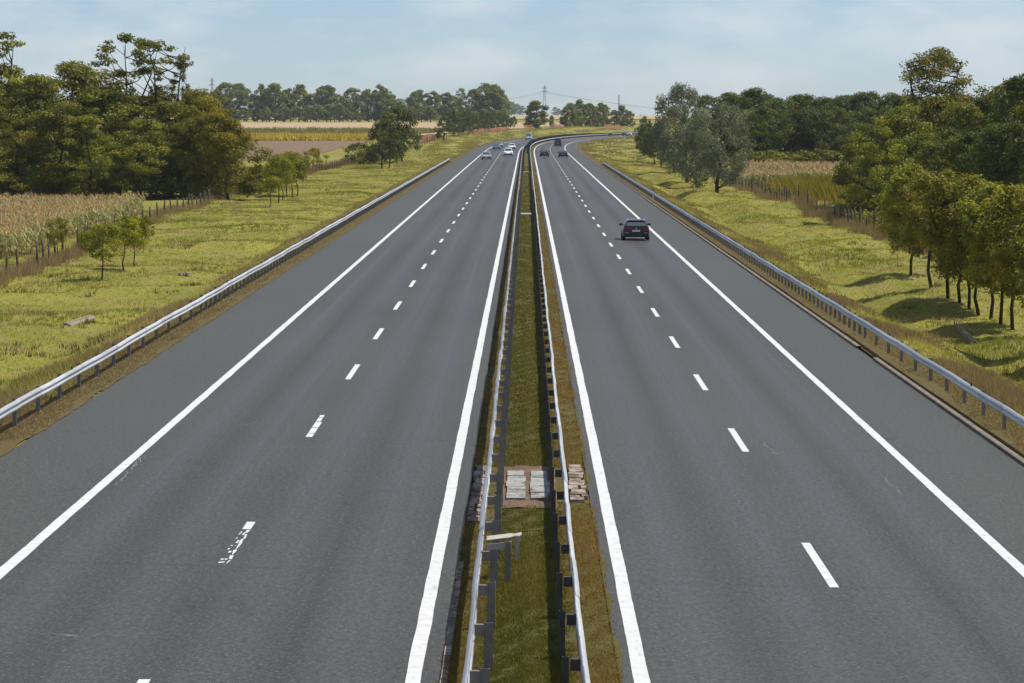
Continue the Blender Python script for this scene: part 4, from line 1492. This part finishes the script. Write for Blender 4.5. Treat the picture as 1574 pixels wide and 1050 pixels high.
def netting(u0, u1, D0, D1, h, label):
    a, b = np.array(at_dist(u0, D0)), np.array(at_dist(u1, D1))
    f = empty('orange_netting', a)
    tag(f, label, 'netting fence')
    d = b - a
    n = max(3, int(np.linalg.norm(d[:2]) / 2.5))
    pm = MB(); pm.box((-0.05, -0.05, -0.2), (0.05, 0.05, h + 0.15)); pm = pm.mesh('post', M['wood'])
    for i in range(n + 1):
        p = d * i / n
        o = obj('post', pm, f)
        o.location = (p[0], p[1], float(gz(a[0] + p[0] - float(cen(a[1] + p[1])), a[1] + p[1])) - a[2])
    m = MB()
    t = Vector((d[0], d[1], 0)).normalized()
    for i in range(n):
        p, q = d * i / n, d * (i + 0.94) / n
        zp = [float(gz(a[0] + k[0] - float(cen(a[1] + k[1])), a[1] + k[1])) - a[2] for k in (p, q)]
        sag = -0.1 * (i % 2)
        for z0, z1 in ((0.12, 0.30), (0.40, 0.55), (0.68, 0.92)):
            A = Vector((p[0], p[1], zp[0])); B = Vector((q[0], q[1], zp[1]))
            nr = Vector((-t.y, t.x, 0)) * 0.02
            vs = []
            for X in (A, B):
                for sgn in (-1, 1):
                    for z in (z0, z1):
                        vs.append(X + nr * sgn + Vector((0, 0, z * h + sag)))
            m.add(vs, [(0, 1, 3, 2), (4, 6, 7, 5), (0, 4, 5, 1), (2, 3, 7, 6), (1, 5, 7, 3), (0, 2, 6, 4)])
    m.build('netting', M['tassel'], f)


netting(641, 673, 880, 960, 1.9, 'orange plastic netting left of the olive-brown tree on the left bank')
netting(722, 748, 1110, 1170, 1.8, 'orange netting under the dense tree row, left stretch')
netting(752, 781, 1180, 1240, 1.8, 'orange netting under the dense tree row, right stretch')
netting(806, 818, 1290, 1310, 1.8, 'short orange netting left of the broad tree beyond the curve')
netting(848, 864, 1360, 1390, 1.6, 'orange netting between the broad tree and the narrow trees')
netting(928, 955, 1455, 1480, 2.0, 'orange netting right of the narrow trees beyond the curve')

# ------------------------------------------------------------------ small roadside things
def headwall(u, v, L, rz, label):
    x, y, z = at(u, v)
    g0, g1 = (float(gz(x, y + k * L / 2)) for k in (-1, 1))
    e = empty('culvert_headwall', (x, y, (g0 + g1) / 2 + 0.03), rz)
    e.rotation_euler[0] = math.atan2(g1 - g0, L)
    tag(e, label, 'culvert')
    m = MB(); m.box((-0.08, -L / 2, -0.3), (0.08, L / 2, 0.10)); m.build('coping', M['stone'], e)
    m = MB(); m.add([(0.1, -L / 2, 0.07), (0.1, L / 2, 0.07), (0.26, L / 2 - .15, -0.02), (0.26, -L / 2 + .15, -0.02), (0.1, -L / 2, -.2), (0.1, L / 2, -.2), (0.26, L / 2 - .15, -0.2), (0.26, -L / 2 + .15, -0.2)],
                    [(0, 3, 2, 1), (3, 7, 6, 2), (0, 4, 7, 3), (1, 2, 6, 5)]); m.build('apron', M['stone'], e)


headwall(121, 495, 6.6, R(-2), 'old concrete culvert edge lying in the left verge grass')
headwall(1484, 521, 5.4, R(0), 'concrete culvert edge in the grass before the right-hand tree row')


def rubble(u, v, label, s=1.0, seed=1):
    x, y, z = at(u, v)
    e = empty('concrete_rubble', (x, y, z))
    tag(e, label, 'rubble')
    r = random.Random(seed)
    for k in range(4):
        m = MB()
        pts = []
        for i in range(6):
            a = i * math.pi / 3
            pts.append((math.cos(a) * r.uniform(.18, .3) * s, math.sin(a) * r.uniform(.3, .6) * s))
        h = r.uniform(.04, .12)
        m.add([(p, q, -0.05) for p, q in pts] + [(p * .8, q * .8, h) for p, q in pts], [tuple(range(6))[::-1], tuple(range(6, 12))] + [(i, (i + 1) % 6, 6 + (i + 1) % 6, 6 + i) for i in range(6)])
        o = m.build('stone', M['stone'], e)
        o.location = (r.uniform(-.6, .6) * s, r.uniform(-1, 1) * s, 0.06)


rubble(281, 424, 'pale broken stones in the grass of the left verge', 0.6, 3)
rubble(215, 477, 'small white stone in the grass behind the left guardrail', 0.35, 4)


def marker(u, v, label, h=1.1):
    x, y, z = at(u, v)
    e = empty('marker_post', (x, y, z))
    tag(e, label, 'marker post')
    m = MB(); m.add([(-.06, -.05, -.2), (.06, -.05, -.2), (.06, .05, -.2), (-.06, .05, -.2), (-.06, -.05, h), (.06, -.05, h), (.05, .05, h - .06), (-.05, .05, h - .06)],
                    [(0, 3, 2, 1), (4, 5, 6, 7), (0, 1, 5, 4), (1, 2, 6, 5), (2, 3, 7, 6), (3, 0, 4, 7)]); m.build('body', M['white'], e)
    m = MB(); m.box((-.064, -.056, h * .68), (.064, .054, h * .86)); m.build('band', M['black'], e)
    m = MB(); m.box((-.03, -.062, h * .72), (.03, -.057, h * .82)); m.build('reflector', M['red'], e)


marker(1004, 309, 'white marker post with dark band behind the right guardrail', 1.5)
marker(733, 230, 'white marker post on the left shoulder before the curve, nearer one', 1.2)
marker(757, 224, 'white marker post on the left shoulder before the curve, farther one', 1.2)
marker(913, 252, 'white marker post at the far end of the right guardrail', 1.2)


# ------------------------------------------------------------------ pylons and lines
def pylon(u, D, v_top, arms, label, mast=False):
    x, y, z = at_dist(u, D)
    H = row_z(v_top, y) - z
    e = empty('mast' if mast else 'pylon', (x, y, z))
    tag(e, label, 'mast' if mast else 'pylon')
    m = MB()
    b, t = (1.0, 0.5) if mast else (3.2, 0.55)
    n = 9
    wz = [(b + (t - b) * min(1, (k / n) ** 0.75), H * k / n) for k in range(n + 1)]
    th = 0.22
    for sx in (-1, 1):
        for sy in (-1, 1):
            m.tube([(sx * w, sy * w, h) for w, h in wz], th, 4)
    for (w0, h0), (w1, h1) in zip(wz[:-1], wz[1:]):
        for s in (-1, 1):
            m.tube([(-w0, s * w0, h0), (w1, s * w1, h1)], th * .6, 4); m.tube([(w0, s * w0, h0), (-w1, s * w1, h1)], th * .6, 4)
            m.tube([(s * w0, -w0, h0), (s * w1, w1, h1)], th * .6, 4)
    m.build('tower', M['pylon'], e)
    out = []
    for f, L in arms:
        m = MB()
        m.tube([(-L, 0, H * f), (0, 0, H * f + 0.9), (L, 0, H * f)], 0.22, 4); m.tube([(-L, 0, H * f), (L, 0, H * f)], 0.2, 4)
        m.build('crossarm', M['pylon'], e)
        out += [(x - L, y, z + H * f - 1), (x + L, y, z + H * f - 1)]
    return out, H, (x, y, z)


p1, h1, q1 = pylon(837, 4200, 131, ((0.80, 4.5), (0.90, 3.2)), 'lattice power pylon above the trees beyond the curve')
p2, h2, q2 = pylon(327, 4200, 119, ((0.80, 5.0), (0.90, 3.5)), 'lattice power pylon left behind the far tree line')
p3, h3, q3 = pylon(951, 4300, 146, (), 'slim radio mast behind the trees beyond the curve', True)


def cable(a, b, sag, label, group=None):
    m = MB()
    a, b = Vector(a), Vector(b)
    m.tube([a.lerp(b, t) - Vector((0, 0, sag * 4 * t * (1 - t))) for t in [i / 14 for i in range(15)]], 0.10, 4, False)
    o = m.build('power_cable', M['pylon'])
    tag(o, label, 'power cable', group)


for i, k in enumerate((0, 1)):
    r_end = (q1[0] + 150, 3300, row_z(172 + 3 * i, 3300))
    cable(p1[k], r_end, 2.0, '%s power cable running right from the pylon beyond the curve' % ('upper' if i == 0 else 'lower'))
    l_end = (q1[0] - 120, 4600, row_z(160 + i, 4600))
    cable(p1[k], l_end, 3.0, '%s power cable running left from the pylon beyond the curve' % ('upper' if i == 0 else 'lower'))
cable(p2[0], (p2[0][0] - 90, 4400, row_z(152, 4400)), 3.0, 'power cable running left from the pylon behind the far tree line')
cable(p2[1], (p2[1][0] + 60, 4500, row_z(147, 4500)), 3.0, 'power cable running right from the pylon behind the far tree line')


# ------------------------------------------------------------------ cars
def car_paint(name, col, metal=0.3):
    t = NT(name)
    t.set(col, 0.28, metal, 0.5)
    t.b.inputs['Coat Weight'].default_value = 0.7
    t.b.inputs['Coat Roughness'].default_value = 0.06
    return t.m


M['tyre'] = mat_plain('tyre_rubber', (0.018, 0.018, 0.018), 0.85)
M['rim'] = mat_plain('alloy_rim', (0.35, 0.36, 0.37), 0.35, 0.8)
M['chrome'] = mat_plain('chrome', (0.38, 0.38, 0.40), 0.3, 0.9)
M['plate'] = mat_plain('number_plate', (0.72, 0.72, 0.70), 0.4)
M['headlight'] = mat_plain('headlight_glass', (0.62, 0.65, 0.68), 0.12, 0.2)
M['taillight'] = mat_plain('taillight_red', (0.30, 0.010, 0.014), 0.15)
gt = NT('car_glass'); gt.set((0.055, 0.075, 0.085), 0.05, 0.0, 0.9); M['glass'] = gt.m

# side profiles: (y, z) from rear to front; belt of the body and line of the roof
CARS = {
    'hatch': dict(L=4.25, W=1.80, belt=[(0.0, 0.62), (0.06, 0.92), (0.45, 0.97), (1.2, 0.96), (2.9, 0.93), (3.35, 0.88), (4.0, 0.74), (4.25, 0.58)],
                  roof=[(0.10, 0.95), (0.66, 1.30), (1.2, 1.37), (2.0, 1.38), (2.45, 1.32), (3.25, 0.88)]),
    'sedan': dict(L=4.55, W=1.80, belt=[(0.0, 0.62), (0.06, 0.92), (0.65, 0.97), (1.3, 0.95), (3.1, 0.92), (3.6, 0.87), (4.3, 0.74), (4.55, 0.58)],
                  roof=[(0.62, 0.96), (1.25, 1.37), (1.75, 1.44), (2.3, 1.44), (2.7, 1.37), (3.45, 0.89)]),
    'suv': dict(L=4.5, W=1.86, belt=[(0.0, 0.70), (0.06, 1.05), (0.45, 1.08), (1.2, 1.07), (3.1, 1.05), (3.5, 1.0), (4.25, 0.86), (4.5, 0.66)],
                roof=[(0.08, 1.06), (0.38, 1.58), (0.9, 1.68), (2.0, 1.68), (2.6, 1.60), (3.3, 1.02)]),
    'van': dict(L=5.2, W=1.98, belt=[(0.0, 0.75), (0.04, 1.15), (0.45, 1.2), (1.2, 1.2), (4.0, 1.18), (4.4, 1.1), (4.95, 0.95), (5.2, 0.7)],
                roof=[(0.05, 1.18), (0.2, 2.15), (0.8, 2.30), (2.9, 2.32), (3.5, 2.2), (4.3, 1.12)]),
}


def loft(secs, cap=True):
    n = len(secs[0])
    vs = [p for s in secs for p in s]
    fs = []
    for i in range(len(secs) - 1):
        for k in range(n):
            fs.append((i * n + k, i * n + (k + 1) % n, (i + 1) * n + (k + 1) % n, (i + 1) * n + k))
    if cap:
        fs.append(tuple(range(n))); fs.append(tuple((len(secs) - 1) * n + k for k in range(n))[::-1])
    return vs, fs


def interp(pts, y):
    return float(np.interp(y, [p[0] for p in pts], [p[1] for p in pts]))


def car(kind, paint, pos, rz, label, detail=True):
    d = CARS[kind]
    L, W = d['L'], d['W'] / 2
    e = empty('car', pos, rz)
    tag(e, label, 'car', 'cars on the motorway')
    yc = L / 2
    belt, roof = d['belt'], d['roof']
    # lower body
    secs = []
    ys = sorted(set([0.0, 0.06, 0.2, 0.45, 0.8, 1.2, 1.8, 2.4, 2.9, 3.35, L - 0.5, L - 0.2, L - 0.06, L]))
    for y in ys:
        e0 = min(1, (y + 0.03) / 0.35) ** 0.4; e1 = min(1, (L - y + 0.03) / 0.6) ** 0.4
        w = W * (0.90 + 0.10 * min(e0, e1))
        zt = interp(belt, y)
        zb = 0.22 + 0.14 * (1 - min(1, y / 0.3)) + 0.06 * (1 - min(1, (L - y) / 0.3))
        half = [(w * 0.90, zb), (w * 0.985, zb + 0.12), (w, zb + (zt - zb) * 0.5), (w * 0.985, zt - 0.14), (w * 0.93, zt - 0.03), (w * 0.80, zt + 0.005)]
        secs.append([(x, y - yc, z) for x, z in half] + [(-x, y - yc, z) for x, z in half[::-1]])
    m = MB(); vs, fs = loft(secs); m.add(vs, fs, True)
    body = m.build('body', paint, e)
    bv = body.modifiers.new('edge', 'EDGE_SPLIT'); bv.split_angle = R(38)
    # cabin
    secs = []
    for y, z in roof:
        zb = interp(belt, y) - 0.04
        zz = max(z, zb + 0.02)
        h = zz - zb
        f = min(1.0, h / 0.5)
        wb, wt = W * 0.90, W * (0.90 - 0.24 * f)
        secs.append([(wb, y - yc, zb), (wt + 0.03, y - yc, zz - 0.07 * f), (wt - 0.05, y - yc, zz - 0.015), (wt * 0.5, y - yc, zz + 0.012 * f),
                     (-wt * 0.5, y - yc, zz + 0.012 * f), (-wt + 0.05, y - yc, zz - 0.015), (-wt - 0.03, y - yc, zz - 0.07 * f), (-wb, y - yc, zb)])
    m = MB(); vs, fs = loft(secs); m.add(vs, fs, True)
    cab = m.build('cabin', paint, e)
    bv = cab.modifiers.new('edge', 'EDGE_SPLIT'); bv.split_angle = R(40)

    def pane(name, pts, nrm, mat=M['glass'], th=0.012):
        nv = Vector(nrm).normalized()
        vs = [Vector(p) + nv * th for p in pts] + [Vector(p) - nv * 0.01 for p in pts]
        n = len(pts)
        m = MB(); m.add(vs, [tuple(range(n)), tuple(range(n, 2 * n))[::-1]] + [(i, (i + 1) % n, n + (i + 1) % n, n + i) for i in range(n)])
        return m.build(name, mat, e)

    def slope_pane(name, a, b, inset, wa, wb_):
        (ya, za), (yb, zb) = a, b
        t = Vector((0, yb - ya, zb - za)); n = Vector((0, -t.z, t.y)) if name == 'rear_window' else Vector((0, t.z, -t.y))
        if n.z < 0: n = -n
        p = lambda f, w: (w, ya + (yb - ya) * f - yc, za + (zb - za) * f + 0.006)
        return pane(name, [p(inset, -wa), p(inset, wa), p(1 - inset, wb_), p(1 - inset, -wb_)], n)
    slope_pane('rear_window', roof[0], roof[1], 0.05, W * 0.74, W * 0.56)
    slope_pane('windscreen', roof[-1], roof[-2], 0.08, W * 0.78, W * 0.60)
    for s in (-1, 1):
        yr0, yr1, yf1, yf0 = roof[1][0] - 0.05, roof[1][0] + 0.18, roof[-2][0] - 0.1, roof[-1][0] - 0.45
        zt = min(roof[1][1], roof[-2][1]) - 0.12
        ym = (yr1 + yf1) / 2
        for y0b, y1b, y1t, y0t in ((yr0, ym - 0.03, ym - 0.03, yr1), (ym + 0.03, yf0, yf1, ym + 0.03)):
            zb0, zb1 = interp(belt, y0b) + 0.02, interp(belt, y1b) + 0.02
            pane('side_window', [(s * W * 0.885, y0b - yc, zb0), (s * W * 0.885, y1b - yc, zb1), (s * W * 0.725, y1t - yc, zt), (s * W * 0.725, y0t - yc, zt)], (s, 0, 0.35), th=0.02)
        # lights
        zl = interp(belt, 0.08)
        m = MB(); m.add([(s * W * 0.97, -yc + 0.22, zl - 0.20), (s * W * 0.97, -yc + 0.22, zl - 0.05), (s * W * 0.50, -yc - 0.005, zl - 0.06), (s * W * 0.50, -yc - 0.005, zl - 0.19),
                         (s * W * 0.88, -yc - 0.002, zl - 0.21), (s * W * 0.88, -yc - 0.002, zl - 0.04)], [(3, 2, 5, 4), (4, 5, 1, 0)] if s > 0 else [(4, 5, 2, 3), (0, 1, 5, 4)])
        m.build('taillight', M['taillight'], e)
        zf = interp(belt, L - 0.22)
        m = MB(); m.box((min(s * W * 0.48, s * W * 0.90), yc - 0.22, zf - 0.16), (max(s * W * 0.48, s * W * 0.90), yc - 0.03, zf - 0.02)); m.build('headlight', M['headlight'], e)
        # mirror
        ymr = roof[-1][0] - 0.55
        m = MB(); m.box((min(s * W * 0.93, s * (W + 0.17)), ymr - yc - 0.06, 0.98 + (roof[2][1] - 1.47) * .5), (max(s * W * 0.93, s * (W + 0.17)), ymr - yc + 0.05, 1.11 + (roof[2][1] - 1.47) * .5)); m.build('mirror', M['black'], e)
        for yw in (0.78, L - 0.86):
            m = MB()
            x0, x1 = s * (W - 0.20), s * (W + 0.005)
            m.tube([(x0, yw - yc, 0.315), (x1, yw - yc, 0.315)], 0.315, 18)
            wheel = m.build('wheel', M['tyre'], e)
            m = MB(); m.tube([(s * (W - 0.05), yw - yc, 0.315), (s * (W + 0.014), yw - yc, 0.315)], 0.205, 14); m.build('rim', M['rim'], wheel)
    m = MB(); m.box((-W * 0.93, -yc - 0.035, 0.32), (W * 0.93, -yc + 0.10, 0.50)); m.build('rear_bumper', M['black'] if kind != 'van' else paint, e)
    m = MB(); m.box((-W * 0.85, yc - 0.10, 0.24), (W * 0.85, yc + 0.02, 0.50)); m.build('grille', M['black'], e)
    zl = interp(belt, 0.08)
    m = MB(); m.box((-0.26, -yc - 0.018, zl - 0.33), (0.26, -yc + 0.05, zl - 0.22)); m.build('number_plate', M['plate'], e)
    m = MB(); m.box((-0.26, yc - 0.05, 0.40), (0.26, yc + 0.035, 0.51)); m.build('number_plate', M['plate'], e)
    if detail:
        m = MB(); m.tube([(0, -yc + 0.05, zl - 0.12), (0, -yc - 0.02, zl - 0.12)], 0.04, 14); m.build('emblem', M['chrome'], e)
        for s in (-1, 1):
            m = MB(); m.tube([(s * W * 0.62, roof[1][0] - yc + .1, roof[1][1] + 0.06), (s * W * 0.62, roof[2][0] - yc, roof[2][1] + 0.06), (s * W * 0.62, roof[3][0] - yc, roof[3][1] + 0.06), (s * W * 0.62, roof[3][0] - yc + .2, roof[3][1] - 0.03)], 0.02, 6); m.build('roof_rail', M['chrome'], e)
            m = MB(); m.box((s * W * 0.7 - 0.12, -yc - 0.02, zl - 0.42), (s * W * 0.7 + 0.12, -yc + 0.05, zl - 0.38)); m.build('reflector', M['chrome'], e)
        m = MB(); m.box((-0.55, roof[1][0] - yc - 0.16, roof[1][1] - 0.035), (0.55, roof[1][0] - yc + 0.1, roof[1][1] + 0.03)); m.build('spoiler', paint, e)
        m = MB(); m.tube([(0, roof[1][0] - yc + .25, roof[1][1] + 0.02), (0, roof[1][0] - yc + .1, roof[1][1] + 0.2)], 0.008, 5); m.build('aerial', M['black'], e)
    return e


P_DARK = car_paint('dark_violet_paint', (0.022, 0.013, 0.016))
P_BLACK = car_paint('black_paint', (0.010, 0.011, 0.012), 0.1)
P_SILVER = car_paint('silver_paint', (0.50, 0.54, 0.57), 0.5)
P_WHITE = car_paint('white_paint', (0.78, 0.79, 0.80), 0.0)
P_BLUE = car_paint('blue_grey_paint', (0.10, 0.14, 0.19), 0.3)


def car_px(kind, paint, u, v, lane_o, label, away, detail=False):
    y = at(u, v, -CROSSFALL * lane_o)[1]
    p = road_pt(lane_o, y, 0.006)
    h = -math.atan(float(dcen(y)))
    L = CARS[kind]['L'] / 2
    p = road_pt(lane_o, y + L, 0.006)
    car(kind, paint, tuple(p), h if away else h + math.pi, label, detail)


car_px('hatch', P_DARK, 976, 370, 7.35, 'dark estate car driving away in the right lane, nearest of all', True, True)
car_px('sedan', P_SILVER, 746, 245.5, -7.3, 'silver oncoming car in the outer lane, first of the oncoming cars', False)
car_px('suv', P_WHITE, 778, 240.5, -3.6, 'pale oncoming car in the inner lane with dark bonnet', False)
car_px('hatch', P_BLUE, 767, 230.2, -7.2, 'dark blue oncoming car in the outer lane behind the silver one', False)
car_px('hatch', P_SILVER, 775, 226.5, -7.4, 'light blue oncoming car half hidden behind the dark blue one', False)
car_px('sedan', P_WHITE, 790, 229.8, -3.7, 'white oncoming car in the inner lane', False)
car_px('van', P_SILVER, 819, 215.3, -7.3, 'small oncoming van farthest away before the curve', False)
car_px('sedan', P_BLACK, 833, 241.5, 3.6, 'black car driving away in the inner lane', True)
car_px('hatch', P_BLACK, 865, 242.2, 7.3, 'black car driving away in the outer lane', True)
car_px('van', P_BLACK, 863, 225.5, 7.3, 'tall black van driving away ahead of the two black cars', True)
car_px('hatch', P_BLACK, 940, 209.3, 3.6, 'tiny dark car far round the curve, left of three', True)
car_px('sedan', P_WHITE, 949, 208.8, 7.4, 'tiny white car far round the curve, middle of three', True)
car_px('hatch', P_BLACK, 958, 208.6, 5.2, 'tiny dark car far round the curve, right of three', True)

# ------------------------------------------------------------------ air
m = MB()
m.box((-2200, -60, -4), (2200, 7600, 62))
hz_o = m.build('haze', None)
t = NT('haze_air')
t.n.remove(t.b)
pv = t.new('VolumePrincipled')
pv.inputs['Color'].default_value = (0.80, 0.90, 1.0, 1)
pv.inputs['Density'].default_value = 0.000055
pv.inputs['Anisotropy'].default_value = 0.2
t.l.new(pv.outputs[0], t.out.inputs['Volume'])
hz_o.data.materials.append(t.m)
tag(hz_o, 'pale blue haze over the distance', 'haze', kind='stuff')
